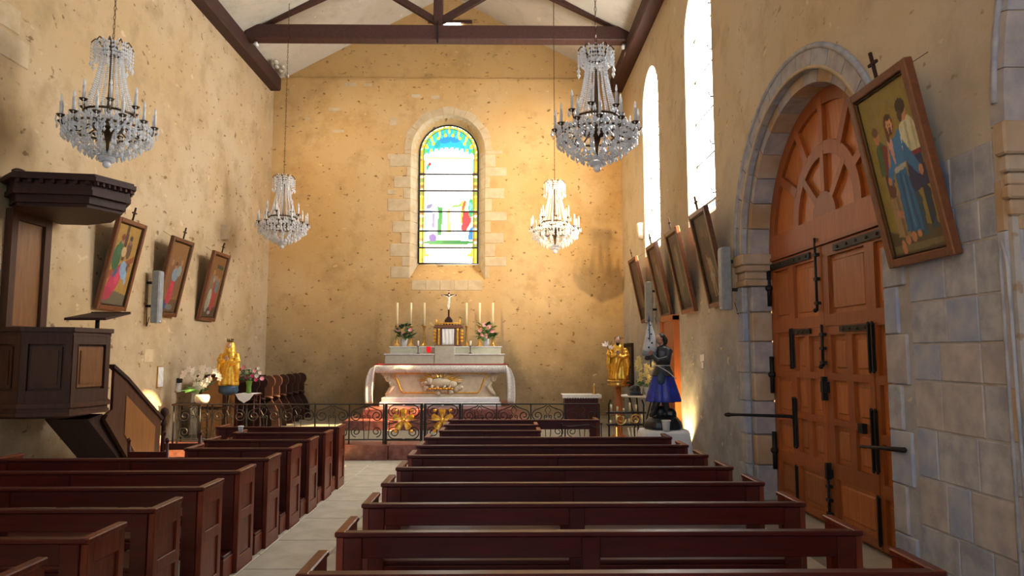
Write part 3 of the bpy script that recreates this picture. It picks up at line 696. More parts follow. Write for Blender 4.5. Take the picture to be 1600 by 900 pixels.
# recessed cupboard in the right wall by the altar wall
cb = thing('door_3', 'dark open wall niche beside the gilded statue', 'niche'); struct(cb)
MB().bb(XR - .05, XR + .02, 16.1, 17.15, 1.0, 1.08).bb(XR - .05, XR + .02, 16.1, 16.18, 1.0, 2.0).bb(XR - .05, XR + .02, 17.07, 17.15, 1.0, 2.0).bb(XR - .05, XR + .02, 16.1, 17.15, 1.92, 2.0).build('niche_frame', M['darkwood'], cb)
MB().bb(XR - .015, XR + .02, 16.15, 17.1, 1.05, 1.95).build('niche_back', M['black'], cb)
MB().bb(XR - .04, XR, 16.15, 17.1, 1.42, 1.46).build('shelf', M['darkwood'], cb)
# ================================================================ PEWS
PH = .805
ORD = ['front', 'second', 'third', 'fourth', 'fifth', 'sixth', 'seventh', 'eighth', 'ninth', 'tenth', 'eleventh', 'twelfth']
MESH = {}
def shared(key, fn, name, m, parent, loc=(0, 0, 0), sx=1):
    if key not in MESH:
        o = fn().build(name, m, parent, loc); MESH[key] = o.data
    else: o = link(name, MESH[key], parent, loc)
    o.scale.x = sx; return o
def end_frame():
    """panelled pew end lying in the y-z plane, face towards +x; y 0 (back) to .36"""
    mb = MB(); D = .36
    mb.cbox(-.02, .02, 0, .06, 0, PH - .03, .004); mb.cbox(-.02, .02, D - .06, D, 0, PH - .03, .004)
    for z0, z1 in ((.0, .12), (.40, .48), (PH - .14, PH - .03)): mb.cbox(-.02, .02, .055, D - .055, z0, z1, .003)
    return mb
def end_cap(): return MB().cbox(-.028, .028, -.01, .37, PH - .03, PH, .006)
def end_panel(z0, z1): return MB().cbox(-.008, .008, .055, .305, z0, z1, .003)
def pew(x0, x1, yb, label, kneeler=True, front=False):
    """yb: the back plane (towards the church door); the sitter looks to +y"""
    t = thing('pew', label, 'pew', (x0, yb, 0), 0, 'pews'); L = x1 - x0; k = round(L, 2)
    for i, x in enumerate((.02, L - .02)):
        e = shared('ef', end_frame, 'end_frame', M['pewend'], t, (x, 0, 0))
        shared('ec', end_cap, 'end_cap', M['pewend'], e)
        shared('ep1', lambda: end_panel(.12, .40), 'end_panel', M['pewend'], e); shared('ep2', lambda: end_panel(.48, PH - .14), 'end_panel', M['pewend'], e)
    shared(('back', k), lambda: MB().cbox(.04, L - .04, .0, .03, PH - .14, PH - .028, .004), 'back_rail', M['pew'], t)
    shared(('cap', k), lambda: MB().cbox(.0, L, -.018, .048, PH - .028, PH - .002, .006), 'top_cap', M['pew'], t)
    shared(('low', k), lambda: MB().cbox(.04, L - .04, .0, .028, .372, .418, .004), 'lower_rail', M['pew'], t)
    for f in (0.0, .48, 1.0):
        x = .09 + (L - .18) * f; shared('post', lambda: MB().cbox(-.05, .05, -.012, .018, .0, PH - .03, .004), 'back_post', M['pew'], t, (x, 0, 0))
    shared(('seat', k), lambda: MB().cbox(.04, L - .04, .02, .345, .415, .445, .006), 'seat', M['pew'], t)
    if kneeler:
        shared(('kn', k), lambda: MB().cbox(.03, L - .03, -.20, -.03, .155, .185, .006), 'kneeler', M['pew'], t)
        for x in (.05, L / 2, L - .05): shared('ks', lambda: MB().cbox(-.02, .02, -.20, -.0, .0, .156, .004), 'kneeler_foot', M['pewend'], t, (x, 0, 0))
    return t
NL, NR = 10, 12
for k in range(NL):
    yf = 3.42 + .70 * k; n = NL - 1 - k
    x0 = -4.85 if k < 5 else (-4.62, -3.2, -3.3, -3.25, -3.73)[k - 5]
    pew(x0, -2.13, yf - .36, 'dark mahogany pew on the pulpit side, %s row from the altar rail' % ORD[n])
for k in range(11):
    yb = 3.16 + .715 * k; n = 10 - k
    x1 = 1.94 if k < 8 else (.48, .48, 1.40)[k - 8]
    pew(-.885 if k < 8 else -.78, x1, yb, 'dark mahogany pew on the great door side, %s row from the altar rail' % ORD[n])
# hymn leaflet, wire stand on the front pews
p = at(847, 668, Y=9.5)
tag(MB().box((.484, 9.06, .62), (.006, .12, .10)).build('leaflet', M['white']), 'small white leaflet pinned to the end of a short pew', 'leaflet')
t = thing('wire_stand', 'thin metal wire bracket standing on the pew behind the rail', 'bracket', (.95, 9.0, 0))
MB().tube([(-.2, 0, 0), (-.2, 0, .86), (-.1, 0, .84), (.15, 0, .86), (.28, 0, .80)], .006, 5).build('wire', M['iron'], t)
MB().tube([(.3, 0, 0), (.3, 0, .86)], .006, 5).ball((.3, 0, .87), .014, 6, 4).ball((-.2, 0, .87), .014, 6, 4).build('rod', M['iron'], t)

# ladder-back chairs beyond the pews on the pulpit side
def chair(loc, rz, label):
    t = thing('church_chair', label, 'chair', loc, rz, 'ladder-back chairs near the pulpit stair')
    for x in (-.19, .19):
        MB().tube([(x, -.19, 0), (x, -.19, .45), (x, -.23, .86)], .017, 6).ball((x, -.232, .885), (.022, .022, .03), 6, 5).build('rear_leg', M['pew'], t)
        MB().tube([(x, .17, 0), (x, .17, .46)], .018, 6).build('front_leg', M['pew'], t)
    for z, h in ((.60, .05), (.74, .07)):
        MB().bar((-.19, -.205 - (z - .45) * .09, z), (.19, -.205 - (z - .45) * .09, z), .015, h).build('back_slat', M['pew'], t)
    MB().cbox(-.21, .21, -.2, .2, .44, .475, .012).build('seat', M['pulpitp'], t)
    for y in (-.18, .17): MB().tube([(-.19, y, .2), (.19, y, .2)], .011, 5).build('stretcher', M['pew'], t)
    for x in (-.19, .19): MB().tube([(x, -.18, .26), (x, .17, .26)], .011, 5).build('stretcher', M['pew'], t)
chair((-3.55, 7.45, 0), 0, 'dark ladder-back chair beside the pulpit stair newel post')
chair((-3.53, 8.12, 0), .08, 'dark ladder-back chair just before the iron rail and orchids')

# ================================================================ CHANDELIERS
def chandelier():
    t = thing('chandelier', '', 'chandelier', (0, 0, 0), 0, 'crystal chandeliers')
    rnd = random.Random(5); br = M['bronze']; cr = M['crystal']
    MB().lathe([(.012, .16), (.02, .30), (.05, .42), (.16, .46), (.17, .50), (.05, .54), (.03, .7), (.022, 1.45), (.05, 1.50), (.02, 1.56)], n=12).build('stem', br, t)
    def ringo(r, z, rad, nm, m): return MB().tube([(r * math.cos(2 * PI * k / 32), r * math.sin(2 * PI * k / 32), z) for k in range(33)], rad, 6).build(nm, m, t)
    ringo(.27, .66, .014, 'ring', br); ringo(.45, .46, .014, 'ring', br); ringo(.11, 1.42, .012, 'ring', br)
    # crown of curled sprays with hanging drops
    cw = MB()
    for k in range(10):
        a = 2 * PI * k / 10; c, s = math.cos(a), math.sin(a)
        cw.tube([(.10 * c, .10 * s, 1.42), (.13 * c, .13 * s, 1.52), (.19 * c, .19 * s, 1.55), (.225 * c, .225 * s, 1.50), (.215 * c, .215 * s, 1.47)], .008, 5)
    cw = cw.build('crown', br, t)
    tag((lambda q: [[q.octa((.19 * math.cos(.157 * i + .02 * j), .19 * math.sin(.157 * i + .02 * j), 1.50 - .05 * j), .018, .024) for j in range(4)] for i in range(40) if i % 4] and q)(MB()).build('crystal_drop', cr, t), kind='stuff')
    for k in range(10):
        a = 2 * PI * k / 10; c, s = math.cos(a), math.sin(a); mb = MB()
        for j in range(5): mb.octa((.222 * c, .222 * s, 1.475 - j * .042), .017, .022)
        mb.octa((.222 * c, .222 * s, 1.475 - 5 * .042 - .03), .024, .05)
        mb.octa((.15 * c, .15 * s, 1.55), .016, .025)
        for j in range(3): mb.octa((.165 * math.cos(a + .3), .165 * math.sin(a + .3), 1.47 - j * .05), .016, .025)
        tag(mb.build('crystal_drop', cr, t), kind='stuff')
    # bead strands flaring from the crown to the upper ring
    for k in range(18):
        a = 2 * PI * k / 18; mb = MB()
        for j in range(30):
            f = j / 29; r = .115 + .155 * (f ** 1.6); z = 1.42 - .75 * f
            mb.octa((r * math.cos(a), r * math.sin(a), z), .0155, .0145)
        tag(mb.build('bead_strand', cr, t), kind='stuff')
    # arms with candle bulbs: twelve outer, six inner
    def arm(r0, r1, z0, z1, a):
        c, s = math.cos(a), math.sin(a); P = lambda r, z: (r * c, r * s, z)
        A = MB().tube([P(r0, z0), P(r0 + .4 * (r1 - r0), z0 - .07), P(r1 - .02, z1 - .10), P(r1, z1 - .02)], .009, 5).lathe([(.012, -.03), (.045, -.005), (.05, .005), (.02, .008)], P(r1, z1), 8).build('arm', br, t)
        MB().lathe([(.017, .0), (.017, .16), (.012, .165)], P(r1, z1), 8).build('candle_tube', M['plastic'], A)
        MB().lathe([(.006, .165), (.016, .185), (.012, .22), (.002, .255)], P(r1, z1), 8).build('bulb', cr, A)
        mb = MB()
        for j in range(6):
            b = 2 * PI * j / 6; q = (r1 * c + .05 * math.cos(b), r1 * s + .05 * math.sin(b)); 
            mb.octa((q[0], q[1], z1 - .02), .011, .014); mb.octa((q[0], q[1], z1 - .06), .014, .032)
        for j in range(3):
            q = P(r0 + (r1 - r0) * (.3 + .25 * j), z0 - .1); mb.octa(q, .015, .045); mb.octa((q[0], q[1], q[2] + .06), .012, .016)
        tag(mb.build('crystal_drop', cr, A), kind='stuff')
    for k in range(12): arm(.18, .50, .50, .53, 2 * PI * (k + .5) / 12)
    for k in range(6): arm(.10, .31, .66, .75, 2 * PI * k / 6)
    # basket of swags closing on the ball below
    for k in range(32):
        a = 2 * PI * k / 32; mb = MB()
        for j in range(17):
            f = j / 16; r = .45 - .37 * f ** 1.7; z = .45 - .30 * f + .02 * math.sin(PI * f) - .05 * math.sin(PI * f)
            q = a + .14 * math.sin(PI * f) * (1 if k % 2 else -1)
            mb.octa((r * math.cos(q), r * math.sin(q), z), .018, .018)
            if j % 3 == 1: mb.octa((r * math.cos(q), r * math.sin(q), z - .045), .018, .038)
        tag(mb.build('crystal_swag', cr, t), kind='stuff')
    mb = MB()
    for k in range(44):
        a = 2 * PI * k / 44
        mb.octa((.40 * math.cos(a), .40 * math.sin(a), .53 + .03 * math.sin(k * 1.7)), .02, .035); mb.octa((.47 * math.cos(a + .07), .47 * math.sin(a + .07), .50), .02, .03); mb.octa((.20 * math.cos(a), .20 * math.sin(a), .55 + .04 * math.sin(k * 1.3)), .02, .04)
        for j in range(3): mb.octa((.475 * math.cos(a), .475 * math.sin(a), .45 - j * .055), .02, .03)
        mb.octa((.33 * math.cos(a), .33 * math.sin(a), .56 + .03 * math.sin(k * 2.1)), .016, .03)
        mb.octa((.25 * math.cos(a + .05), .25 * math.sin(a + .05), .63), .015, .04)
    tag(mb.build('crystal_fringe', cr, t), kind='stuff')
    MB().tube([(0, 0, .09), (0, 0, .18)], .012, 6).octa((0, 0, .12), .03, .025).ball((0, 0, .045), .045, 14, 10).build('crystal_ball', cr, t)
    mb = MB(); z = 1.55; k = 0
    while z < 6.6:
        mb.tube([(.012 * (k % 2) * math.cos(b) + .0, .012 * (1 - k % 2) * math.cos(b), z + .045 + .05 * math.sin(b)) for b in [2 * PI * j / 6 for j in range(7)]], .0045, 3, False); z += .08; k += 1
    mb.build('chain', M['bronze'], t)
    return t
ct = chandelier()
spots = [(-4.73, 8.3, 3.96, 'sparkling crystal chandelier hanging in front of the pulpit'), (1.14, 8.3, 3.93, 'sparkling crystal chandelier hanging opposite the great arched door'),
         (-4.60, 14.6, 3.93, 'crystal chandelier hanging above the choir stalls and gilded Virgin statue'), (1.10, 14.6, 3.84, 'crystal chandelier hanging beside the stained glass window toward the door side')]
for i, (x, y, z, lb) in enumerate(spots):
    o = ct if i == 0 else copy_tree(ct)
    o.location = (x, y, z); o.rotation_euler.z = .2 * i; o['label'] = lb
# chains end in the roof: cut the links above the ceiling by scaling the chain to its drop
for o in [q for q in COL.objects if q.name.startswith('chain') and q.parent and q.parent.name.startswith('chandelier')]:
    P = o.parent.location; top = roofz(P.x) - .02 - P.z; s = (top - 1.55) / (6.6 - 1.55); o.scale.z = s; o.location.z = 1.55 * (1 - s)

# ================================================================ PULPIT
pu = thing('pulpit', 'dark carved oak pulpit with sounding board and stair against the wall', 'pulpit')
PP = [(XL, 7.95), (-5.33, 7.90), (-4.84, 8.02), (-4.76, 8.62), (-5.12, 9.15), (-5.4, 9.3), (XL, 9.3)]
def off(pts, d):
    c = Vector((-5.5, 8.65)); out = []
    for x, y in pts:
        v = Vector((x, y)) - c; k = (v.length + d) / v.length; q = c + v * k
        out.append((max(q.x, XL + .002), q.y))
    return out
Z0, Z1 = 1.10, 2.03
MB().prism(off(PP, -.03), 'z', Z0 + .02, Z1 - .02).build('body', M['pulpit'], pu)
for a, b in zip(PP[:5], PP[1:6]):
    A, B = Vector(a), Vector(b); d = (B - A); L = d.length; d.normalize(); n = Vector((d.y, -d.x)); mid = (A + B) / 2
    if n.dot(mid - Vector((-5.5, 8.65))) < 0: n = -n
    m = Matrix(((d.x, n.x, 0), (d.y, n.y, 0), (0, 0, 1)))
    def pb(u0, u1, w0, w1, z0, z1, mb): return mb.box(Vector((A.x, A.y, 0)) + m @ Vector(((u0 + u1) / 2, (w0 + w1) / 2, (z0 + z1) / 2)), (u1 - u0, w1 - w0, z1 - z0), m)
    mb = MB(); pb(.0, .07, -.03, .012, Z0 + .1, Z1 - .05, mb); pb(L - .07, L, -.03, .012, Z0 + .1, Z1 - .05, mb); pb(.07, L - .07, -.03, .010, Z1 - .17, Z1 - .05, mb); pb(.07, L - .07, -.03, .010, Z0 + .1, Z0 + .24, mb)
    mb.build('panel_frame', M['pulpit'], pu)
    mb = MB(); pb(.10, L - .10, -.03, .000, Z0 + .27, Z1 - .20, mb); pb(.13, L - .13, -.02, .012, Z0 + .31, Z1 - .24, mb)
    mb.build('raised_panel', M['pulpitp'] if a == PP[2] or a == PP[3] else M['pulpit'], pu)  # window-side panels use lighter oak, light falling there put into the colour
MB().prism(off(PP, .05), 'z', Z1 - .03, Z1 + .02).prism(off(PP, .02), 'z', Z1 - .07, Z1 - .03).build('top_rail', M['pulpit'], pu)
MB().prism(off(PP, .05), 'z', Z0 + .05, Z0 + .10).prism(off(PP, .015), 'z', Z0 + .0, Z0 + .05).prism(off(PP, .035), 'z', Z0 - .04, Z0).build('base_moulding', M['pulpit'], pu)
MB().prism(off(PP, -.2), 'z', Z0 - .08, Z0 - .04).build('underside', M['pulpit'], pu)
# backboard on the wall
y0, y1 = 8.18, 8.90
B = MB().bb(XL, XL + .05, y0, y1, 2.0, 3.45).build('backboard', M['pulpitp'], pu)
MB().bb(XL, XL + .09, y0, y0 + .10, 2.0, 3.45).bb(XL, XL + .09, y1 - .12, y1, 2.0, 3.45).bb(XL, XL + .085, y0 + .1, y1 - .12, 3.33, 3.45).bb(XL, XL + .085, y0 + .1, y1 - .12, 2.0, 2.08).build('backboard_frame', M['pulpit'], B)
# sounding board
SB = [(XL, 8.05), (-5.5, 7.8), (-4.64, 7.95), (-4.44, 8.45), (-4.9, 9.1), (-5.4, 9.35), (XL, 9.3)]
def offs(d):
    c = Vector((-5.6, 8.55)); out = []
    for x, y in SB:
        v = Vector((x, y)) - c; q = c + v * ((v.length + d) / v.length); out.append((max(q.x, XL + .002), q.y))
    return out
C = MB().prism(offs(-.16), 'z', 3.43, 3.47).prism(offs(-.12), 'z', 3.47, 3.56).prism(offs(-.06), 'z', 3.56, 3.62).prism(offs(-.08), 'z', 3.62, 3.72).build('sounding_board', M['darkwood'], pu)
MB().prism(offs(.0), 'z', 3.72, 3.77).prism(offs(-.03), 'z', 3.77, 3.80).build('cornice', M['darkwood'], C)
mb = MB()
for a, b in zip(offs(-.045)[1:5], offs(-.045)[2:6]):
    for k in range(7):
        f = (k + .5) / 7; mb.box((a[0] + (b[0] - a[0]) * f, a[1] + (b[1] - a[1]) * f, 3.70), (.04, .04, .04))
tag(mb.build('dentil', M['darkwood'], C), kind='stuff')
MB().ball((-5.55, 8.0, 3.83), (.07, .09, .04)).ball((-5.48, 8.1, 3.83), .03).build('ornament', M['bronze'], C)
# book board
lb = MB().tube([(-4.86, 8.52, 2.04), (-4.86, 8.52, 2.16)], .025, 8)
lb.build('board_stem', M['iron'], pu)
MB().prism([(8.26, 2.14), (8.80, 2.24), (8.80, 2.26), (8.26, 2.17)], 'x', -5.10, -4.62).bb(-5.1, -4.62, 8.79, 8.81, 2.24, 2.27).build('book_board', M['darkwood'], pu)
# stair with panelled parapet
XS = -4.86
MB().prism([(8.95, 1.55), (9.25, 1.42), (10.22, .82), (10.22, .10), (10.0, .02), (9.75, .02), (8.80, 1.0), (8.95, 1.06)], 'x', XS - .035, XS).build('stair_panel', M['pulpit'], pu)
MB().prism([(9.25, 1.22), (10.05, .74), (10.05, .22), (9.80, .2), (9.25, .72)], 'x', XS - .03, XS + .008).build('raised_panel', M['pulpitp'], pu)
MB().bar((XS - .01, 8.9, 1.60), (XS - .01, 9.25, 1.43), .07, .045).bar((XS - .01, 9.25, 1.43), (XS - .01, 10.24, .83), .07, .045).build('handrail', M['darkwood'], pu)
MB().bar((XS - .0, 8.78, .98), (XS - .0, 9.78, .02), .05, .07).build('string_moulding', M['pulpit'], pu)
for k in range(6): MB().bb(XS - .55, XS - .04, 8.98 + k * .21, 9.22 + k * .21, .86 - k * .17, .92 - k * .17).build('stair_tread', M['pulpit'], pu)
MB().prism([(8.8, 1.02), (10.2, .0), (9.75, .0), (8.5, .98)], 'x', XS - .55, XS - .04).build('stair_soffit', M['darkwood'], pu)
MB().lathe([(.035, 0), (.035, .72), (.05, .74), (.03, .78), (.028, .84), (.05, .88), (.058, .92), (.045, .96), (.01, .985)], (XS, 10.32, 0), 12).build('newel_post', M['darkwood'], pu)

# ================================================================ PAINTINGS (stations)
def painting(name, side, yc, label, shapes, base):
    """frame .78 x 1.30, foot on the wall, head leaning into the nave"""
    Wd, Ht, tilt = .78, 1.35, math.radians(11.5)
    X = XL if side < 0 else XR; zb = 2.40
    t = thing('framed_painting', label, 'painting', (X - side * .015, yc, zb), 0, 'stations of the cross')
    t.rotation_euler = (0, -side * tilt, 0)
    # local: x = -side is out from the wall, y along the wall, z up
    s = -side; fr = .065
    def B(y0, y1, z0, z1, x0, x1, mb): return mb.cbox(min(s * x0, s * x1), max(s * x0, s * x1), y0, y1, z0, z1, .008)
    mb = MB(); h = Wd / 2
    B(-h, -h + fr, 0, Ht, .0, .065, mb); B(h - fr, h, 0, Ht, .0, .065, mb); B(-h + fr, h - fr, 0, fr, .0, .065, mb); B(-h + fr, h - fr, Ht - fr, Ht, .0, .065, mb)
    mb.build('frame', M['frame'], t)
    mb = MB(); g = .018; a = h - fr
    B(-a, -a + g, fr, Ht - fr, .02, .05, mb); B(a - g, a, fr, Ht - fr, .02, .05, mb); B(-a, a, fr, fr + g, .02, .05, mb); B(-a, a, Ht - fr - g, Ht - fr, .02, .05, mb)
    mb.build('inner_moulding', M['bronze'], t)
    MB().bb(min(0, s * .02), max(0, s * .02), -h + .03, h - .03, .03, Ht - .03).build('backing', M['darkwood'], t)
    mb = MB(); cxx = s * .03
    mb.cbox(cxx - .011, cxx + .011, -.011, .011, Ht - .01, Ht + .20, .003).cbox(cxx - .010, cxx + .010, -.055, .055, Ht + .105, Ht + .128, .003); mb.build('cross', M['darkwood'], t)
    nx, ny = (84, 150) if name == 'near' else (52, 92)
    # seen from the nave u runs to the right: right wall has right = -y
    pts = []
    for j in range(ny):
        for i in range(nx):
            u = i / (nx - 1); yy = (-a + 2 * a * u) * (-1 if side > 0 else 1)
            pts.append((s * .030, yy, fr + (Ht - 2 * fr) * j / (ny - 1)))
    paint_mesh('canvas', pts, nx, ny, raster(shapes, nx, ny, base=base), M['paint'], t)
    for yy in (-h * .6,): MB().tube([(s * .03, yy, Ht - .05), (-s * .22, yy, Ht + .05)], .003, 4).build('hanging_wire', M['iron'], t)
    return t
E = lambda cx, cy, rx, ry, c, rot=0: ('e', cx, cy, rx, ry, rot, c)
Q = lambda c, *p: ('p', list(p), c)
FL = (150, 105, 75)
near = [Q((70, 62, 45), (0, 0), (1, 0), (1, .13), (.6, .16), (.3, .12), (0, .17)), Q((95, 85, 60), (0, .02), (1, .03), (1, .06), (0, .07)),
        # soldier on the right
        Q((40, 62, 74), (.62, .10), (.72, .10), (.75, .30), (.68, .40), (.62, .36)), Q((30, 44, 62), (.80, .14), (.90, .14), (.92, .34), (.80, .40)), Q((46, 70, 80), (.60, .09), (.74, .09), (.70, .13)), Q((44, 60, 78), (.78, .12), (.93, .12), (.88, .17)),
        Q((34, 40, 70), (.60, .34), (.94, .36), (.92, .56), (.66, .56)), Q((100, 38, 40), (.62, .54), (.95, .54), (.95, .58), (.62, .58)), Q((170, 168, 140), (.58, .56), (.95, .57), (.96, .70), (.86, .77), (.68, .74), (.6, .66)),
        Q((140, 140, 112), (.74, .57), (.78, .57), (.80, .74), (.76, .74)), Q((150, 148, 120), (.86, .57), (.89, .57), (.90, .72), (.87, .74)), Q(FL, (.56, .52), (.62, .50), (.66, .60), (.60, .62)), E(.765, .80, .075, .055, FL), E(.765, .835, .085, .045, (34, 30, 26)), E(.72, .785, .04, .035, (60, 44, 32)),
        # man on the left
        Q((60, 80, 52), (.14, .50), (.36, .50), (.36, .66), (.24, .72), (.15, .66)), Q((96, 40, 36), (.22, .48), (.36, .48), (.37, .66), (.28, .68)), Q((66, 44, 34), (.2, .3), (.36, .3), (.36, .5), (.2, .5)), E(.22, .735, .055, .045, FL), E(.21, .77, .06, .03, (90, 66, 46)),
        # kneeling child
        Q((124, 104, 74), (.18, .12), (.42, .10), (.42, .30), (.36, .44), (.22, .42), (.19, .28)), Q((100, 84, 58), (.30, .12), (.34, .12), (.34, .36), (.30, .36)), Q(FL, (.24, .24), (.40, .21), (.42, .25), (.26, .28)), E(.27, .40, .07, .05, (80, 50, 34)), E(.23, .05, .04, .05, FL), E(.33, .09, .05, .025, FL),
        # robed central figure
        Q((38, 84, 120), (.36, .14), (.66, .12), (.66, .30), (.60, .50), (.40, .50), (.38, .30)), Q((28, 66, 100), (.44, .14), (.48, .13), (.50, .48), (.46, .48)), Q((28, 66, 100), (.57, .14), (.61, .14), (.58, .46), (.55, .46)), Q((52, 104, 142), (.50, .16), (.53, .14), (.54, .46), (.51, .46)), Q((140, 140, 128), (.40, .485), (.62, .50), (.62, .53), (.40, .515)),
        Q((48, 98, 140), (.40, .52), (.62, .53), (.66, .72), (.48, .73), (.42, .66)), Q((164, 124, 112), (.36, .54), (.46, .54), (.50, .73), (.40, .70)), Q((48, 98, 140), (.24, .46), (.30, .42), (.44, .54), (.40, .66)), Q((44, 90, 130), (.62, .54), (.80, .43), (.86, .48), (.66, .66)),
        E(.27, .455, .035, .025, FL), E(.85, .45, .04, .03, FL), E(.50, .78, .145, .095, (128, 102, 44)), E(.50, .78, .128, .083, (116, 98, 48)), E(.49, .77, .085, .065, (84, 50, 30)), E(.50, .765, .055, .052, (176, 130, 96)), E(.50, .735, .03, .022, (70, 42, 28)), E(.50, .815, .06, .018, (60, 40, 26)), E(.43, .72, .03, .05, (84, 50, 30)),
        E(.45, .10, .05, .03, FL), E(.56, .11, .04, .02, FL), E(.36, .59, .07, .02, FL, 60), E(.48, .77, .008, .006, (50, 30, 24)), E(.52, .768, .008, .006, (50, 30, 24)), E(.505, .744, .018, .005, (120, 60, 50))]
l1 = [Q((92, 82, 62), (0, 0), (1, 0), (1, .14), (.5, .18), (0, .10)), Q((70, 44, 24), (.42, .55), (.54, .55), (.50, 1), (.40, 1)), Q((128, 66, 34), (0, .36), (.05, .40), (.95, .64), (.95, .56), (.05, .30)),
      E(.24, .58, .17, .16, (38, 84, 50)), E(.30, .70, .10, .10, (50, 96, 58)), E(.33, .80, .065, .05, FL), E(.33, .83, .08, .04, (110, 52, 30)), E(.66, .70, .1, .12, (84, 60, 44)), E(.66, .80, .06, .05, (130, 92, 66)), E(.66, .84, .065, .03, (48, 34, 26)), E(.48, .66, .1, .06, (184, 150, 110)),
      E(.34, .28, .28, .15, (172, 44, 76), 32), E(.18, .14, .22, .08, (156, 36, 66)), E(.44, .36, .1, .1, (190, 60, 92), 30), E(.64, .44, .17, .10, (120, 150, 178), -20), E(.76, .36, .1, .05, (130, 156, 180), -60), E(.80, .48, .08, .055, (92, 56, 36)), E(.84, .46, .05, .04, FL), E(.86, .26, .03, .06, FL), E(.34, .40, .1, .04, (64, 76, 110), 30)]
l2 = [Q((86, 60, 34), (0, 0), (1, 0), (1, .20), (0, .16)), Q((120, 84, 40), (.05, .72), (.95, .86), (.95, .80), (.05, .64)), E(.3, .52, .15, .24, (110, 72, 40)), E(.75, .48, .16, .26, (104, 72, 46)), E(.5, .32, .12, .20, (166, 44, 62)), E(.42, .24, .1, .14, (150, 38, 58)), E(.54, .54, .17, .10, (104, 124, 140)), E(.72, .60, .12, .08, (120, 130, 128)), E(.5, .66, .06, .045, FL), E(.5, .69, .065, .03, (70, 46, 30)),
      E(.28, .70, .06, .045, FL), E(.78, .72, .06, .045, FL), E(.27, .09, .18, .05, (46, 66, 112)), E(.6, .08, .2, .04, (96, 98, 92))]
l3 = [Q((70, 48, 28), (0, 0), (1, 0), (1, .18), (0, .14)), Q((40, 50, 36), (.45, .80), (.9, .78), (.9, .84), (.45, .86)), E(.3, .48, .16, .22, (120, 90, 66)), E(.64, .36, .13, .26, (150, 44, 52)), E(.72, .52, .13, .12, (92, 104, 112)), E(.36, .30, .13, .16, (148, 148, 130)), E(.28, .20, .1, .12, (128, 128, 112)), E(.44, .62, .08, .06, (130, 130, 122)), E(.34, .72, .06, .045, FL), E(.6, .64, .06, .045, FL), E(.8, .62, .06, .04, FL), E(.55, .08, .1, .03, (140, 140, 132))]
r2 = [Q((52, 42, 30), (0, 0), (1, 0), (1, .14), (0, .1)), E(.46, .78, .22, .10, (92, 74, 42)), E(.45, .62, .14, .14, (78, 52, 34)), E(.72, .60, .13, .18, (74, 56, 36)), E(.25, .58, .13, .18, (84, 58, 36)), E(.44, .80, .06, .05, (116, 78, 56)), E(.72, .76, .06, .045, (110, 76, 54)), E(.5, .42, .12, .10, (150, 128, 104)), E(.42, .44, .05, .12, (140, 114, 90), 25), E(.66, .38, .035, .12, (140, 116, 92), 25), E(.5, .54, .05, .05, (100, 66, 46)), E(.50, .28, .14, .07, (150, 140, 122)), Q((140, 118, 96), (.40, .06), (.48, .06), (.50, .28), (.40, .28)), Q((140, 118, 96), (.54, .07), (.62, .08), (.62, .28), (.53, .28)), E(.28, .40, .12, .05, (110, 70, 48), -30)]
r3 = [Q((52, 44, 36), (0, 0), (1, 0), (1, .2), (0, .2)), E(.5, .5, .10, .35, (118, 112, 98)), E(.3, .42, .16, .34, (92, 84, 72)), E(.66, .40, .15, .3, (80, 66, 50)), E(.45, .78, .08, .05, (130, 96, 72)), E(.3, .68, .07, .05, (110, 80, 60)), E(.52, .18, .2, .12, (66, 62, 56)), Q((84, 54, 34), (.2, .82), (.9, .90), (.9, .94), (.2, .87))]
r4 = [Q((50, 40, 30), (0, 0), (1, 0), (1, .2), (0, .2)), E(.5, .60, .15, .16, (130, 108, 92)), E(.36, .40, .17, .2, (88, 74, 62)), E(.7, .44, .15, .2, (104, 92, 84)), E(.55, .72, .06, .05, (136, 98, 74)), E(.5, .22, .2, .14, (70, 70, 70)), E(.4, .84, .2, .06, (120, 86, 48))]
r5 = [Q((46, 36, 24), (0, 0), (1, 0), (1, .2), (0, .2)), E(.5, .42, .2, .22, (96, 74, 44)), E(.6, .34, .1, .14, (120, 104, 66)), E(.4, .62, .07, .05, (124, 88, 60)), E(.62, .60, .07, .05, (110, 78, 54))]
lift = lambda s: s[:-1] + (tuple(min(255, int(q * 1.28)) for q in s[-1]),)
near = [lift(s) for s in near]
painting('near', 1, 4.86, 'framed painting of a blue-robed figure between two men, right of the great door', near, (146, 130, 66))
painting('l1', -1, 10.38, 'framed painting of a kneeling pink-robed figure under a cross, next to the pulpit', l1, (156, 120, 48))
painting('l2', -1, 12.05, 'framed painting with a red-robed figure, beside the slim grey wall speaker', l2, (120, 80, 34))
painting('l3', -1, 13.72, 'framed painting hanging below the stone corbel, the one nearest the choir stalls', l3, (116, 76, 32))
painting('r2', 1, 9.52, 'framed painting of a bare pale figure, beside the speaker next to the great door', r2, (82, 66, 38))
painting('r3', 1, 11.05, 'framed dark painting with a tall pale draped figure, under the window sill by great door', r3, (86, 66, 40))
painting('r4', 1, 12.55, 'framed dark painting hanging directly above the narrow reddish wooden door', r4, (98, 70, 42))
painting('r5', 1, 14.4, 'framed dark painting nearest the altar wall on the door side', r5, (84, 60, 34))

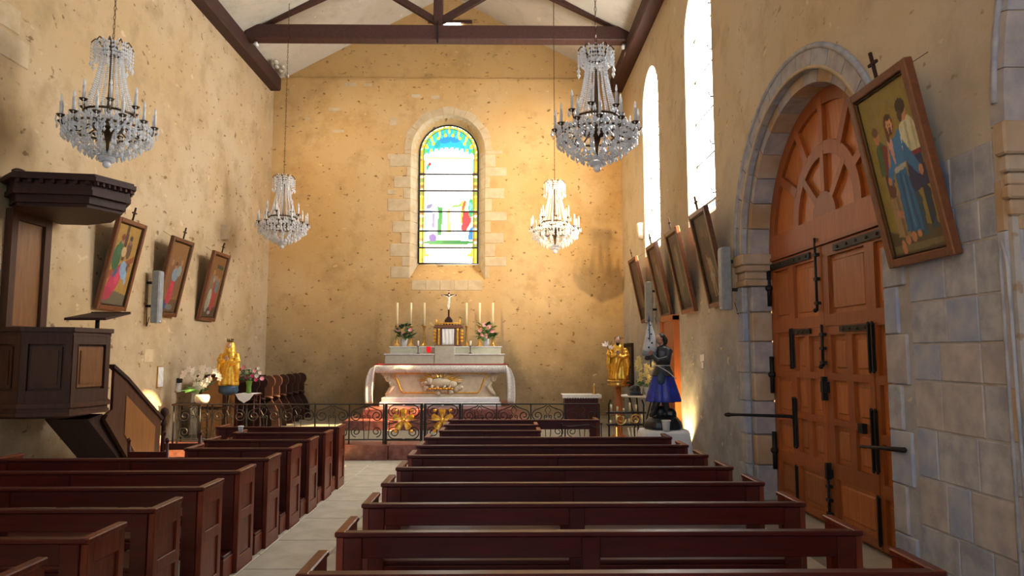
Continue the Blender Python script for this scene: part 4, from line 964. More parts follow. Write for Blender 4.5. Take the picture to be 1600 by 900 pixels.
# ================================================================ WALL FITTINGS
def speaker(x, y, z0, z1, s, label):
    t = thing('column_speaker', label, 'speaker', (x, y, z0), 0, 'slim wall speakers')
    h = z1 - z0
    MB().cbox(-.06, .06, -.08, .08, .0, h, .01).build('case', M['greyplastic'], t)
    MB().bb(-s * .062 - .004, -s * .062 + .004, -.065, .065, .05, h - .03).build('grille', M['greyplastic'], t)
    MB().bb(min(0, s * .2), max(0, s * .2), -.02, .02, h * .3, h * .3 + .04).bb(min(0, s * .2), max(0, s * .2), -.02, .02, h * .75, h * .75 + .04).build('bracket', M['iron'], t)
    MB().tube([(s * .12, .02, 0.1), (s * .16, .03, -.05), (s * .18, .03, h * .5)], .006, 4).build('cable', M['black'], t)
    MB().box((-s * .065, 0, .03), (.006, .03, .02)).build('badge', M['plastic'], t)
speaker(XR - .17, 8.86, 2.30, 3.10, 1, 'slim grey column speaker between painting and great door surround')
speaker(XR - .15, 13.65, 2.35, 3.15, 1, 'slim pale column speaker between the two farthest paintings on door side')
speaker(XL + .17, 11.52, 2.25, 3.1, -1, 'slim grey column speaker on the pulpit side wall between two paintings')
p = at(998, 362, X=XR - .08)
t = thing('wall_light', 'white half-round uplight on the wall beside the window', 'wall light', (XR, p.y, p.z - .16))
MB().lathe([(.09, 0), (.12, .1), (.14, .3), (.13, .34)], n=14, sx=.9).build('shade', M['ivory'], t)
MB().bb(-.04, .0, -.05, .05, .1, .22).build('back_plate', M['ivory'], t)
p = at(353, 363, X=XL + .06)
tag(MB().add(*(lambda: ([(XL - .02, p.y - .12, p.z + .14), (XL - .02, p.y + .12, p.z + .14), (XL + .17, p.y + .11, p.z + .14), (XL + .17, p.y - .11, p.z + .14), (XL - .02, p.y - .11, p.z - .18), (XL - .02, p.y + .11, p.z - .18), (XL + .09, p.y + .10, p.z - .15), (XL + .09, p.y - .10, p.z - .15)],
    [(0, 1, 2, 3), (7, 6, 5, 4), (0, 4, 5, 1), (1, 5, 6, 2), (2, 6, 7, 3), (3, 7, 4, 0)]))()).build('stone_corbel', M['stone']), 'worn beige stone corbel jutting from the pulpit side wall', 'corbel')
p = at(249, 589, X=XL)
t = thing('wall_plaque', 'small pale blue-white plaque on the wall above the pulpit stair', 'plaque', (XL, p.y, p.z))
MB().cbox(0, .02, -.1, .1, -.18, .18, .004).build('frame', M['brass'], t); MB().bb(.018, .024, -.09, .09, -.165, .165).build('face', M['plastic'], t)
p = at(277, 602, X=XL)
t = thing('holy_water_flask', 'little dark-topped dispenser on the wall left of the white orchids', 'dispenser', (XL, p.y, p.z))
MB().cbox(0, .06, -.05, .05, -.12, .04, .01).build('body', M['plastic'], t); MB().cbox(0, .07, -.05, .05, .04, .13, .01).build('cap', M['black'], t)
p = at(1098, 565, X=XR)
t = thing('paper_notice', 'small white paper notices pinned to the wall right of the blue-skirted statue', 'notice', (XR, p.y, p.z))
for dy, dz in ((-.05, .06), (.06, .05), (0, -.06)): MB().box((-.004, dy, dz), (.006, .1, .1)).build('sheet', M['white'], t)
MB().box((-.008, .0, -.11), (.004, .12, .008)).build('pin_strip', M['iron'], t)

t = thing('white_cup', 'small white cup standing on the end of a short pew', 'cup', (-3.16, 8.67, .805))
MB().lathe([(.024, 0), (.03, .07), (.032, .075), (.026, .075), (.02, .006)], n=14).build('cup', M['plastic'], t); MB().lathe([(.031, .066), (.034, .07), (.034, .078), (.031, .08)], n=14).build('rim', M['plastic'], t)
# ================================================================ ALTAR
AC = -1.33
stp = thing('altar_step', 'red marble steps under the altar', 'steps'); struct(stp)
for x0, x1, y0, z0, z1 in ((-3.15, .5, 14.1, .25, .44), (-2.85, .2, 14.55, .44, .63)):
    n = 4
    for i in range(n): MB().cbox(x0 + (x1 - x0) * i / n + .003, x0 + (x1 - x0) * (i + 1) / n - .003, y0, YE - .05 if z0 < .4 else 17.2, z0 + .001, z1, .012).build('step_block', M['marble'], stp)
al = thing('altar', 'pale carved stone altar with curved sides and gilded relief', 'altar', (AC, 15.3, .63))
MB().cbox(-1.31, 1.31, -.02, .59, 0, .09, .012).cbox(-1.27, 1.27, .0, .58, .09, .19, .015).build('plinth', M['white'], al)
pr = [(1.20, .19), (1.17, .30), (1.10, .42), (1.12, .52), (1.22, .62), (1.30, .70), (1.33, .78)]
MB().prism([(-x, z) for x, z in pr] + [(x, z) for x, z in reversed(pr)], 'y', .05, .58).build('body', M['altar'], al)
MB().cbox(-1.36, 1.36, -.02, .585, .78, .83, .012).cbox(-1.40, 1.40, -.04, .585, .83, .87, .012).build('mensa', M['altar'], al)
mb = MB(); P = [(-1.02, .62), (-.95, .60), (-.86, .36), (-.8, .29), (.8, .29), (.86, .36), (.95, .60), (1.02, .62), (.98, .70), (-.98, .70)]
mb.tube([(x, .045, z) for x, z in P] + [(P[0][0], .045, P[0][1])], .018, 6); mb.build('panel_moulding', M['gold'], al)
MB().prism([(x * .97, (z - .5) * .95 + .5) for x, z in P], 'y', .035, .06).build('front_panel', M['altar'], al)
for s in (-1, 1):
    pts = [(s * (1.14 + .07 * math.cos(a) * (1 - a / 16)), .04, .60 + .09 * math.sin(a) * (1 - a / 16)) for a in [k * .45 for k in range(26)]]
    MB().tube(pts, .02, 6).tube([(s * 1.10, .05, .52), (s * 1.02, .04, .42), (s * 1.10, .04, .30), (s * 1.18, .05, .24)], [.03, .045, .04, .03], 8).build('scroll', M['altar'], al)
rl = MB().ball((0, .0, .50), (.26, .06, .10), 14, 10).ball((.24, .0, .47), (.12, .05, .08), 10, 8).ball((-.24, -.01, .53), (.09, .05, .08), 10, 8).ball((-.32, -.02, .50), (.06, .04, .04), 8, 6)
for x in (-.16, -.04, .1, .22): rl.tube([(x, -.01, .45), (x - .05, -.02, .38)], [.04, .025], 6)
rl.build('lamb_relief', M['altar'], al)
rnd = random.Random(4); mb = MB()
for k in range(26):
    a = rnd.uniform(0, 2 * PI); r = rnd.uniform(.26, .42); mb.ball((r * 1.15 * math.cos(a), .025, .48 + r * .50 * math.sin(a)), (.07, .035, .055), 7, 5)
mb.build('cloud_relief', M['altar'], al)
mb = MB()
for k in range(13):
    a = PI * (.08 + .84 * k / 12); mb.tube([(.25 * math.cos(a), .0, .50 + .12 * math.sin(a)), (.52 * math.cos(a), .01, .50 + .24 * math.sin(a))], [.022, .008], 5)
for k in range(9): mb.ball((-.24 + k * .06, -.03, .375 + .01 * (k % 2)), (.045, .02, .022), 6, 4)
mb.build('gilded_rays', M['gold'], al)
# cloths on the altar
def cloth(name, label, m, mb): return tag(mb.build(name, m), label, 'cloth')
zt = .63 + .872; mb = MB()
nU = 60; vs = []; fs = []
for i in range(nU + 1):
    x = AC - 1.42 + 2.84 * i / nU; dz = .012 * abs(math.sin(i * 1.1)); yy = 15.235 + .006 * math.sin(i * .8)
    vs += [(x, 15.885, zt + .004), (x, 15.25, zt + .004), (x, yy, zt - .02), (x, yy - .004, zt - .15 - dz)]
fs = [(4 * i + j, 4 * i + 4 + j, 4 * i + 5 + j, 4 * i + 1 + j) for i in range(nU) for j in range(3)]
mb.add(vs, fs, True)
for s in (-1, 1):
    vs = []; 
    for j in range(9):
        f = j / 8; xx = AC + s * (1.42 + .10 * math.sin(f * PI * .55) + .01 * math.sin(f * 9))
        for i in range(6): vs.append((xx + .012 * math.sin(i * 2.1 + f * 3), 15.24 + i * .13 * (1 - .06 * f), zt + .004 - .02 * (f > 0) - .78 * f))
    mb.add(vs, [(j * 6 + i, j * 6 + i + 1, j * 6 + 7 + i, j * 6 + 6 + i) for j in range(8) for i in range(5)], True)
for s in (-1, 1):
    vs = []
    for j in range(11):
        f = j / 10
        for i in range(6): g = i / 5; vs.append((AC + s * (1.39 + .17 * g * (.55 + .45 * min(1, f * 3)) + .05 * math.sin(f * 2.2)), 15.232 - .012 * math.sin(g * 7 + f * 2), zt - .0 - .05 * g * (f < .05) - f * (.80 + .03 * g)))
    mb.add(vs, [(j * 6 + i, j * 6 + i + 1, j * 6 + 7 + i, j * 6 + 6 + i) for j in range(10) for i in range(5)], True)
c = cloth('altar_cloth', 'white lace-edged cloth hanging over the altar front and ends', M['lace'], mb)
sd = c.modifiers.new('thickness', 'SOLIDIFY'); sd.thickness = .006
mb = MB().cbox(AC - 1.36, AC + 1.36, 15.3, 15.86, zt + .012, zt + .03, .006)
for s in (-1, 1): mb.prism([(AC + s * 1.34, zt + .014), (AC + s * 1.47, zt + .010), (AC + s * 1.47, zt + .016), (AC + s * 1.36, zt + .045)], 'y', 15.35, 15.86)
cloth('altar_cover', 'dark red cover spread on top of the white altar cloth', M['red'], mb)
# gradine
gr = thing('gradine', 'grey-green painted stepped shelf behind the altar', 'shelf', (AC + .03, 15.92, .63))
MB().cbox(-1.34, 1.34, 0, 1.2, .84, 1.10, .006).build('lower_step', M['gradine'], gr)
MB().cbox(-1.36, 1.36, -.02, 1.2, 1.10, 1.125, .005).build('lower_ledge', M['plastic'], gr)
MB().cbox(-1.27, 1.27, .28, 1.2, 1.125, 1.27, .006).build('upper_step', M['gradine'], gr)
MB().cbox(-1.29, 1.29, .26, 1.2, 1.27, 1.295, .005).build('upper_ledge', M['plastic'], gr)
MB().cbox(-.22, .22, -.025, .3, .85, 1.30, .005).build('centre_block', M['gradine'], gr)
ZG = .63 + 1.296; YG = 16.32
# tabernacle
tb = thing('tabernacle', 'gilded dark wood tabernacle with a white veiled door on the gradine', 'tabernacle', (AC + .08, YG, ZG))
MB().cbox(-.27, .27, -.05, .22, 0, .42, .008).cbox(-.31, .31, -.08, .24, 0, .03, .006).build('body', M['frame'], tb)
MB().cbox(-.34, .34, -.10, .25, .42, .46, .008).cbox(-.31, .31, -.07, .24, .46, .50, .008).build('cornice', M['frame'], tb)
mb = MB().tube([(-.27, -.09, .53), (.27, -.09, .53)], .012, 6)
for k in range(9): mb.tube([(-.27 + k * .0675, -.09, .49), (-.27 + k * .0675, -.09, .53)], .008, 5)
for x in (-.27, .27): mb.lathe([(.02, .5), (.012, .55), (.022, .58), (.004, .62)], (x, -.08, 0), 8)
mb.build('gallery', M['gold'], tb)
vs = []; 
for j in range(9):
    for i in range(13): vs.append((-.135 + .27 * i / 12, -.07 - .012 * math.sin(i * 1.7 + j * .2), .03 + .37 * j / 8))
v = MB().add(vs, [(j * 13 + i, j * 13 + i + 1, j * 13 + 14 + i, j * 13 + 13 + i) for j in range(8) for i in range(12)], True).build('veil', M['white'], tb); v.modifiers.new('thickness', 'SOLIDIFY').thickness = .004
for x in (-.215, .215): MB().lathe([(.03, .03), (.022, .07), (.026, .2), (.02, .36), (.032, .41)], (x, -.07, 0), 10).build('colonnette', M['gold'], tb)
for x in (-.31, .31):
    mb = MB()
    for k in range(4): mb.ball((x, -.03, .12 + k * .075), (.04, .03, .034), 8, 6)
    mb.build('side_carving', M['gold'], tb)
MB().cbox(-.12, .12, -.0, .16, .50, .56, .008).cbox(-.09, .09, .01, .14, .56, .622, .008).build('top_plinth', M['darkwood'], tb)
cr = thing('crucifix', 'dark wooden crucifix with ivory figure standing on the tabernacle', 'crucifix', (AC + .08, YG + .075, ZG + .6235)); cr.scale = (.95, .95, .84)
MB().cbox(-.07, .07, -.05, .05, 0, .035, .006).cbox(-.045, .045, -.035, .035, .035, .07, .006).build('foot', M['darkwood'], cr)
MB().cbox(-.022, .022, -.014, .014, .07, .80, .004).cbox(-.185, .185, -.013, .013, .655, .695, .004).build('cross', M['darkwood'], cr)
f = MB().tube([(0, -.035, .62), (.006, -.04, .52), (.0, -.04, .46)], [.036, .03, .03], 8).ball((.012, -.045, .675), (.024, .026, .03), 8, 6)
for s in (-1, 1): f.tube([(s * .03, -.035, .62), (s * .09, -.03, .655), (s * .165, -.02, .68)], [.014, .011, .009], 6).tube([(s * .014, -.04, .47), (s * .018, -.055, .37), (s * .004, -.03, .27)], [.02, .016, .010], 6)
f.lathe([(.034, .43), (.038, .46), (.034, .49)], (0, -.04, 0), 8)
fg = f.build('figure', M['ivory'], cr); r = fg.modifiers.new('skin', 'REMESH'); r.mode = 'VOXEL'; r.voxel_size = .005; r.use_smooth_shade = True
MB().box((0, -.017, .765), (.05, .006, .025)).build('title_board', M['ivory'], cr)
# six tall candles
cn = [(620.5, 'outermost toward the choir stalls'), (642, 'middle one on the choir stall side'), (663, 'next to the tabernacle on the choir stall side'), (729, 'next to the tabernacle on the door side'), (749.5, 'middle one on the door side'), (770, 'outermost toward the great door')]
for px, ds in cn:
    x = at(px, 500, Y=YG + .42).x
    t = thing('altar_candle', 'tall cream candle on gilt stick, ' + ds, 'candle', (x, YG + .42, ZG), 0, 'six tall candles on the gradine')
    MB().lathe([(.085, 0), (.08, .025), (.045, .05), (.025, .1), (.035, .14), (.018, .2), (.03, .27), (.018, .34), (.022, .44), (.05, .48), (.05, .495), (.022, .5)], n=14).build('candlestick', M['brass'], t)
    MB().lathe([(.027, .495), (.026, 1.03), (.012, 1.04)], n=12).build('candle', M['wax'], t)
    MB().tube([(0, 0, 1.03), (.004, 0, 1.06)], .003, 4).build('wick', M['black'], t)
for px, ds in ((653, 'choir stall'), (735, 'door')):
    x = at(px, 545, Y=16.02).x
    t = thing('small_candle', 'short white candle in black stand, on the %s side of the gradine' % ds, 'candle', (x, 16.04, .63 + 1.126), 0, 'short candles on the gradine')
    MB().lathe([(.05, 0), (.045, .01), (.008, .02), (.008, .16), (.035, .165), (.03, .175)], n=10).build('stand', M['iron'], t); MB().lathe([(.024, .17), (.024, .29), (.01, .295)], n=10).build('candle', M['ivory'], t)
x = at(669.5, 548, Y=16.0).x
t = thing('sanctuary_lamp', 'small glowing red glass lamp left of the tabernacle', 'lamp', (x, 16.04, .63 + 1.126))
MB().lathe([(.04, 0), (.045, .02), (.03, .03)], n=12).build('base', M['brass'], t)
MB().lathe([(.035, .03), (.055, .06), (.055, .13), (.04, .16)], n=14).build('glass', emit('red_lamp_glass', (1, .02, .03, 1), .9), t)

# ================================================================ FLOWERS
def blossom(r, n=6, cup=.35):
    mb = MB()
    for k in range(n):
        a = 2 * PI * k / n; c, s = math.cos(a), math.sin(a); b = PI / n * .95
        mb.add([(0, 0, 0), (.6 * r * math.cos(a - b), .6 * r * math.sin(a - b), cup * r * .6), (r * c, r * s, cup * r), (.6 * r * math.cos(a + b), .6 * r * math.sin(a + b), cup * r * .6), (.55 * r * c, .55 * r * s, cup * r * .35)],
               [(0, 1, 4), (1, 2, 4), (2, 3, 4), (3, 0, 4)], True)
    mb.ball((0, 0, .06 * r), (.24 * r, .24 * r, .16 * r), 6, 4); return mb
BL = {}
def bloom(par, c, m, r, d=(0, -1, .3), n=6, cup=.35):
    key = (m, n, cup)
    if key not in BL: o = blossom(1, n, cup).build('blossom', M[m], par); BL[key] = o.data
    else: o = link('blossom', BL[key], par)
    o.location = c; o.rotation_euler = Vector(d).to_track_quat('Z', 'Y').to_euler(); o.scale = (r, r, r)
def leaves(par, c, n, R, rnd, ln=.12, zr=(.0, .2)):
    mb = MB()
    for k in range(n):
        a = rnd.uniform(0, 2 * PI); r0 = R * rnd.uniform(.1, .6); z = c[2] + rnd.uniform(*zr); L = ln * rnd.uniform(.7, 1.3); e = rnd.uniform(-.3, .7)
        d = Vector((math.cos(a), math.sin(a), e)).normalized(); s = d.cross(Vector((0, 0, 1))).normalized() * L * .27; b = Vector((c[0] + r0 * math.cos(a), c[1] + r0 * math.sin(a), z))
        q = b + d * L * .5 + Vector((0, 0, .02)); mb.add([b, q + s, b + d * L, q - s, q + Vector((0, 0, .012))], [(0, 1, 4), (1, 2, 4), (2, 3, 4), (3, 0, 4)])
    return mb.build('foliage', M['leaf'], par)
for px, py0, ds, m, fl in ((630.5, 541, 'choir stall', 'pink', ((635, 509), (622, 516), (641, 516), (630, 523), (625, 510), (637, 525))), (759.5, 541, 'door', 'pink', ((757, 508), (750.5, 517), (769, 518), (760, 526), (764, 511), (753, 525)))):
    x = at(px, 541, Y=16.42 - .26).x; YF = 16.24
    t = thing('flower_pot', 'pink roses in a white pot on the gradine, %s side' % ds, 'flowers', (x, YF, ZG), 0, 'pink roses on the gradine')
    MB().lathe([(.065, 0), (.075, .09), (.085, .17), (.08, .175)], n=14).build('pot', M['plastic'], t)
    leaves(t, (0, 0, .2), 70, .26, rnd, .15, (0, .28)); leaves(t, (0, 0, .15), 18, .22, rnd, .24, (0, .08))
    for k, (a, b) in enumerate(fl):
        p = at(a, b, Y=YF - .1); q = (p.x - x, -.12 + .02 * (k % 2), p.z - ZG)
        bloom(t, q, m if k % 3 != 2 or 'stall' in ds else 'pink', .058, (q[0] * 1.2, -1, .35), 8, .5)
        MB().tube([(0, 0, .17), (q[0] * .6, q[1] * .5, q[2] * .6), q], .005, 4).build('stem', M['leaf'], t)

# ================================================================ ALTAR RAIL
YR = 11.98; RT, RB = .92, .255
def spiral(cx, cz, r0, a0, turns, sg, n=26, y=0):
    return [(cx + r0 * (1 - .78 * k / n) * math.cos(a0 + sg * 2 * PI * turns * k / n), y, cz + r0 * (1 - .78 * k / n) * math.sin(a0 + sg * 2 * PI * turns * k / n)) for k in range(n + 1)]
def rail(x0, x1, n, label):
    t = thing('altar_rail', label, 'railing', (x0, YR, RB)); L = x1 - x0; H = RT - RB; w_ = L / n
    MB().cbox(-.01, L + .01, -.022, .022, H - .02, H, .005).build('top_bar', M['iron'], t)
    MB().cbox(0, L, -.012, .012, .06, .08, .003).build('bottom_bar', M['iron'], t)
    for k in range(n + 1): MB().bb(k * w_ - .011, k * w_ + .011, -.011, .011, 0, H - .02).build('post', M['iron'], t)
    for k in range(n):
        for s in (-1, 1):
            cx = k * w_ + w_ / 2 + s * w_ * .30; r = w_ * .17
            pts = [(k * w_ + w_ / 2 + s * .02, 0, H - .03), (k * w_ + w_ / 2 + s * w_ * .12, 0, H - .06)] + [(x, 0, z) for x, _, z in spiral(cx, H - .20, r * 1.05, PI / 2, 1.6, -s)]
            MB().tube(pts, .009, 5, False).build('scroll', M['iron'], t)
            pts = [(k * w_ + w_ / 2 + s * w_ * .06, 0, .08), (k * w_ + w_ / 2 + s * w_ * .10, 0, H - .25)] + [(x, 0, z) for x, _, z in spiral(k * w_ + w_ / 2 + s * w_ * .06, H - .22, w_ * .05, 0 if s > 0 else PI, 1.0, s, 12)]
            MB().tube(pts, .007, 5, False).build('scroll', M['iron'], t)
            MB().tube([(x, 0, z) for x, _, z in spiral(cx, .20, r * .9, -PI / 2, 1.5, s, 20)], .008, 5, False).build('scroll', M['iron'], t)
        c = k * w_ + w_ / 2; MB().tube([(c, 0, H - .04), (c + .05, 0, H - .11), (c, 0, H - .2), (c - .05, 0, H - .11), (c, 0, H - .04)], .007, 5, False).build('diamond', M['iron'], t)
    return t
rail(-5.42, -1.99, 6, 'black wrought-iron scroll altar rail on the choir stall side')
rail(-.67, 1.63, 4, 'black wrought-iron scroll altar rail on the great door side')
for i, (x0, x1) in enumerate(((-1.97, -1.335), (-1.315, -.69))):
    t = thing('altar_gate', 'wrought-iron altar gate leaf with gilded flower, %s side' % ('choir stall' if i == 0 else 'great door'), 'gate', (x0, YR, RB), 0, 'altar gate leaves')
    L = x1 - x0; H = RT - RB
    MB().cbox(0, L, -.018, .018, H - .02, H, .005).cbox(0, L, -.018, .018, .05, .08, .005).build('gate_bar', M['iron'], t)
    for x in (.02, L - .02): MB().cbox(x - .022, x + .022, -.022, .022, 0, H, .004).build('post', M['iron'], t)
    for sx in (-1, 1):
        for sz in (-1, 1):
            c = (L / 2 + sx * .16, .36 + sz * .17)
            MB().tube([(L / 2 + sx * .02, 0, .36 + sz * .28)] + [(x, 0, z) for x, _, z in spiral(c[0], c[1], .11, PI / 2 * sz, 1.6, -sx * sz, 24)], .009, 5, False).build('scroll', M['iron'], t)
            MB().tube([(L / 2 + sx * .28, 0, .36 + sz * .04), (L / 2 + sx * .2, 0, .36 + sz * .02), (L / 2 + sx * .1, 0, .36)], .007, 5, False).build('scroll', M['iron'], t)
    fl = thing('gilded_flower', None, None) if False else None
    for k in range(5):
        a = PI / 2 + 2 * PI * k / 5; d = Vector((math.cos(a) * 1.15, 0, math.sin(a) * 1.15)); s = Vector((-d.z, 0, d.x)); b = Vector((L / 2, -.035, .40))
        vs = [b, b + d * .07 + s * .035, b + d * .145 + s * .05 + Vector((0, -.03, 0)), b + d * .165 + Vector((0, -.02, 0)), b + d * .145 - s * .05 + Vector((0, -.03, 0)), b + d * .07 - s * .035, b + d * .1 + Vector((0, .02, 0))]
        o = MB().add(vs + [v + Vector((0, .012, 0)) for v in vs], [(0, 1, 6), (1, 2, 6), (2, 3, 6), (3, 4, 6), (4, 5, 6), (5, 0, 6), (7, 13, 8), (8, 13, 9), (9, 13, 10), (10, 13, 11), (11, 13, 12), (12, 13, 7)], True).build('gilded_petal', M['gold'], t)
    MB().ball((L / 2, -.06, .40), (.04, .045, .04), 10, 8).tube([(L / 2, -.03, .40), (L / 2, -.0, .36)], .02, 6).build('gilded_heart', M['gold'], t)
    for sx, sz in ((-1, -1), (1, -1), (-1, 1), (1, 1)): MB().ball((L / 2 + sx * .13, -.015, .38 + sz * .17), (.035, .012, .03), 6, 4).build('gilded_leaf', M['gold'], t)

# ================================================================ CHOIR SIDE
for k in range(8):
    y = 13.66 + .46 * k
    t = thing('choir_stall', 'dark oak choir stall with scrolled end, %s from the altar wall' % ORD[7 - k].replace('front', 'first'), 'choir stall', (XL, y, .25), 0, 'choir stalls')
    hd = [(1.02 + .13 * math.cos(a), .93 + .13 * math.sin(a)) for a in [PI * .75 - PI * j / 8 * 1.05 for j in range(9)]]
    MB().prism([(.02, 0), (.02, .86), (.5, .88), (.86, .96)] + hd + [(1.10, .68), (1.08, .58), (1.16, .46), (1.24, .30), (1.26, 0)], 'y', 0, .05).build('scrolled_end', M['darkwood'], t)
    MB().cbox(.05, .95, .055, .45, .36, .40, .008).build('seat', M['darkwood'], t)
    MB().bb(.02, .06, .055, .45, .0, 1.0).build('backrest', M['darkwood'], t)
    MB().tube([(.9, .0, .60), (1.05, -.02, .62), (1.12, .0, .60)], .03, 6).build('arm_knob', M['darkwood'], t)
# tall oak desk by the rail
t = thing('oak_desk', 'tall dark oak desk behind the rail under the white orchids', 'desk', (-5.25, 12.9, .25))
MB().cbox(-.22, .26, .0, .45, .0, 1.08, .01).build('body', M['pulpitp'], t); MB().cbox(-.26, .3, -.05, .5, 1.08, 1.12, .01).build('top', M['darkwood'], t)
for x in (-.2, .24): MB().cbox(x - .03, x + .03, -.02, .01, 0, 1.08, .005).build('stile', M['darkwood'], t)
MB().cbox(-.17, .21, -.015, .005, .5, .55, .005).build('rail', M['darkwood'], t)
# white orchid on its stand
t = thing('plant_stand', 'slim dark plant stand with shelf behind the rail end', 'stand', (-5.28, 12.22, .25))
MB().cbox(-.28, .22, -.18, .18, .63, .66, .006).build('shelf', M['darkwood'], t)
for x in (-.25, .19):
    for y in (-.15, .15): MB().tube([(x, y, 0), (x, y, .63)], .014, 6).build('leg', M['iron'], t)
zo = .25 + .661; po = Vector((at(316, 620, Y=12.22).x, 12.22, zo))
t = thing('orchid_pot', 'white orchids arching from an oval pale pot on the plant stand', 'orchid', po)
MB().lathe([(.09, 0), (.12, .04), (.13, .11), (.11, .15), (.105, .14)], n=16, sx=1.0, sy=.8).build('pot', M['ivory'], t)
leaves(t, (-.06, 0, .16), 14, .12, rnd, .26, (0, .08))
for pts in (((310, 612), (306, 590), (302, 577), (296, 578), (290, 582), (287, 590)), ((318, 612), (318, 590), (321, 575), (328, 577), (338, 582), (344, 592)), ((316, 610), (322, 600), (326, 594), (330, 590)), ((312, 612), (314, 604), (318, 602), (322, 596)), ((310, 610), (314, 592), (320, 580), (316, 576))):
    P = [at(a, b, Y=12.22 - .05 * (i > 1)) - po for i, (a, b) in enumerate(pts)]
    MB().tube(P, .006, 5).build('stem', M['leaf'], t)
    for i in range(1, len(P)):
        for f in (0, .5):
            q = P[i - 1].lerp(P[i], 1 - f)
            if q.z < .2: continue
            bloom(t, q + Vector((rnd.uniform(-.02, .02), -.04, rnd.uniform(-.02, .02))), 'petal', .058, (rnd.uniform(-.5, .5), -1, .1), 5, .2)
# vase of roses on its little table
pt = at(388.5, 614.5, Y=13.0)
t = thing('vase_table', 'small dark table with a white cloth corner hanging down in front', 'table', (pt.x, 13.0, .25)); hh = pt.z - .25
MB().cbox(-.19, .19, -.19, .19, hh - .03, hh - .006, .006).build('table_top', M['pew'], t)
for x in (-.15, .15):
    for y in (-.15, .15): MB().tube([(x, y, 0), (x, y, hh - .03)], .02, 6).build('leg', M['pew'], t)
for x in (-.15, .15): MB().bb(x - .01, x + .01, -.15, .15, .35, .38).build('stretcher', M['pew'], t)
mb = MB().cbox(-.17, .17, -.2, .18, hh - .006, hh, .002).add([(-.17, -.2, hh), (.17, -.2, hh), (.10, -.215, hh - .10), (0, -.22, hh - .16), (-.1, -.215, hh - .1), (-.17, -.205, hh), (.17, -.205, hh), (.10, -.22, hh - .10), (0, -.225, hh - .16), (-.1, -.22, hh - .1)], [(0, 1, 2, 3, 4), (5, 6, 7, 8, 9)])
mb.build('cloth', M['white'], t)
t = thing('flower_vase', 'pink and white roses in a green glass vase on the small table', 'flowers', (pt.x, 13.0, pt.z + .001))
MB().lathe([(.04, 0), (.045, .02), (.042, .12), (.06, .22), (.055, .225)], n=14).build('vase', M['glassvase'], t)
leaves(t, (0, 0, .24), 40, .18, rnd, .13, (0, .16))
for a, b, m, r in ((381, 575, 'pink', .055), (391, 579, 'palepink', .055), (386, 590, 'cerise', .05), (394, 588, 'cerise', .05), (379, 586, 'palepink', .045), (401, 588, 'petal', .05), (404, 576, 'petal', .04), (374, 590, 'pink', .045), (398, 580, 'pink', .045), (409, 592, 'pink', .05), (400, 594, 'cerise', .045), (376, 578, 'cerise', .035), (384, 583, 'petal', .04), (406, 583, 'palepink', .045)):
    p = at(a, b, Y=12.93) - Vector((pt.x, 13.0, pt.z)); bloom(t, p, m, r, (p.x * 2, -1, .4), 8, .5)
    MB().tube([(0, 0, .2), p * .6 + Vector((0, 0, .08)), p], .004, 4).build('stem', M['leaf'], t)

# ---- robed statues
def fold(n, amp, ph=0): return lambda a, f: amp * (1 - f) ** .6 * (math.sin(n * a + ph + 3 * f) + .5 * math.sin((2 * n + 1) * a))
def vox(o, v):
    r = o.modifiers.new('skin', 'REMESH'); r.mode = 'VOXEL'; r.voxel_size = v; r.use_smooth_shade = True
    s = o.modifiers.new('smooth', 'SMOOTH'); s.factor = .4; s.iterations = 2; return o
def gilded(loc, label, hood):
    t = thing('gilded_statue', label, 'statue', loc)
    b = MB().lathe([(.15, 0), (.165, .03), (.15, .15), (.135, .30), (.125, .40), (.125, .48), (.13, .54), (.10, .60), (.045, .635), (.04, .66)], n=40, sx=1.0, sy=.75, fold=fold(6, .10))
    b.tube([(-.12, 0, .56), (-.165, -.03, .45), (-.10, -.10, .42), (-.01, -.12, .47)], [.045, .05, .04, .03], 8)
    b.tube([(.12, 0, .56), (.165, -.03, .43), (.09, -.11, .40), (.0, -.12, .44)], [.045, .05, .04, .03], 8)
    for s in (-1, 1): b.tube([(s * .13, -.03, .50), (s * .16, -.05, .30), (s * .15, -.03, .08)], [.05, .05, .03], 8)
    b.tube([(.05, -.1, .46), (.0, -.11, .28), (-.04, -.10, .06)], [.03, .03, .02], 6)
    if hood: b.lathe([(.10, .54), (.095, .62), (.088, .70), (.06, .765), (.01, .785)], (0, .025, 0), 20)
    vox(b.build('robe', M['gold'], t), .0085)
    hd = MB().ball((0, -.02, .70), (.052, .056, .066), 14, 10).tube([(0, -.072, .705), (0, -.082, .69), (0, -.072, .682)], [.007, .011, .006], 6).tube([(0, 0, .60), (0, -.01, .67)], [.035, .032], 8)
    for s in (-1, 1): hd.ball((s * .052, -.01, .70), (.008, .014, .018), 6, 5).ball((s * .02, -.068, .712), (.01, .008, .006), 6, 4)
    hd.ball((0, -.07, .668), (.017, .008, .006), 6, 4)
    hd.build('head', M['skin'], t)
    hh_ = MB().ball((0, .012, .725), (.060, .058, .058), 12, 8)
    if not hood: hh_.ball((0, -.055, .645), (.032, .025, .035), 8, 6)
    hh_.build('hair', M['gold'] if hood else M['hair'], t)
    for s in (-1, 1):
        hn = MB().ball((s * .015, -.135, .47), (.02, .014, .03), 8, 6)
        for k in range(4): hn.tube([(s * .012 - .012 + k * .008, -.138, .49), (s * .008 - .01 + k * .007, -.145, .525 - .004 * abs(k - 1))], .0055, 5)
        hn.tube([(s * .03, -.13, .47), (s * .036, -.14, .50)], .006, 5); hn.build('hand', M['skin'], t)
    return t
p = at(357, 603, Y=12.60)
v = gilded((p.x, 12.60, p.z), 'gilded hooded Virgin statue with crown on a slate-blue pedestal', True)
mb = MB().lathe([(.05, .775), (.052, .80)], n=12)
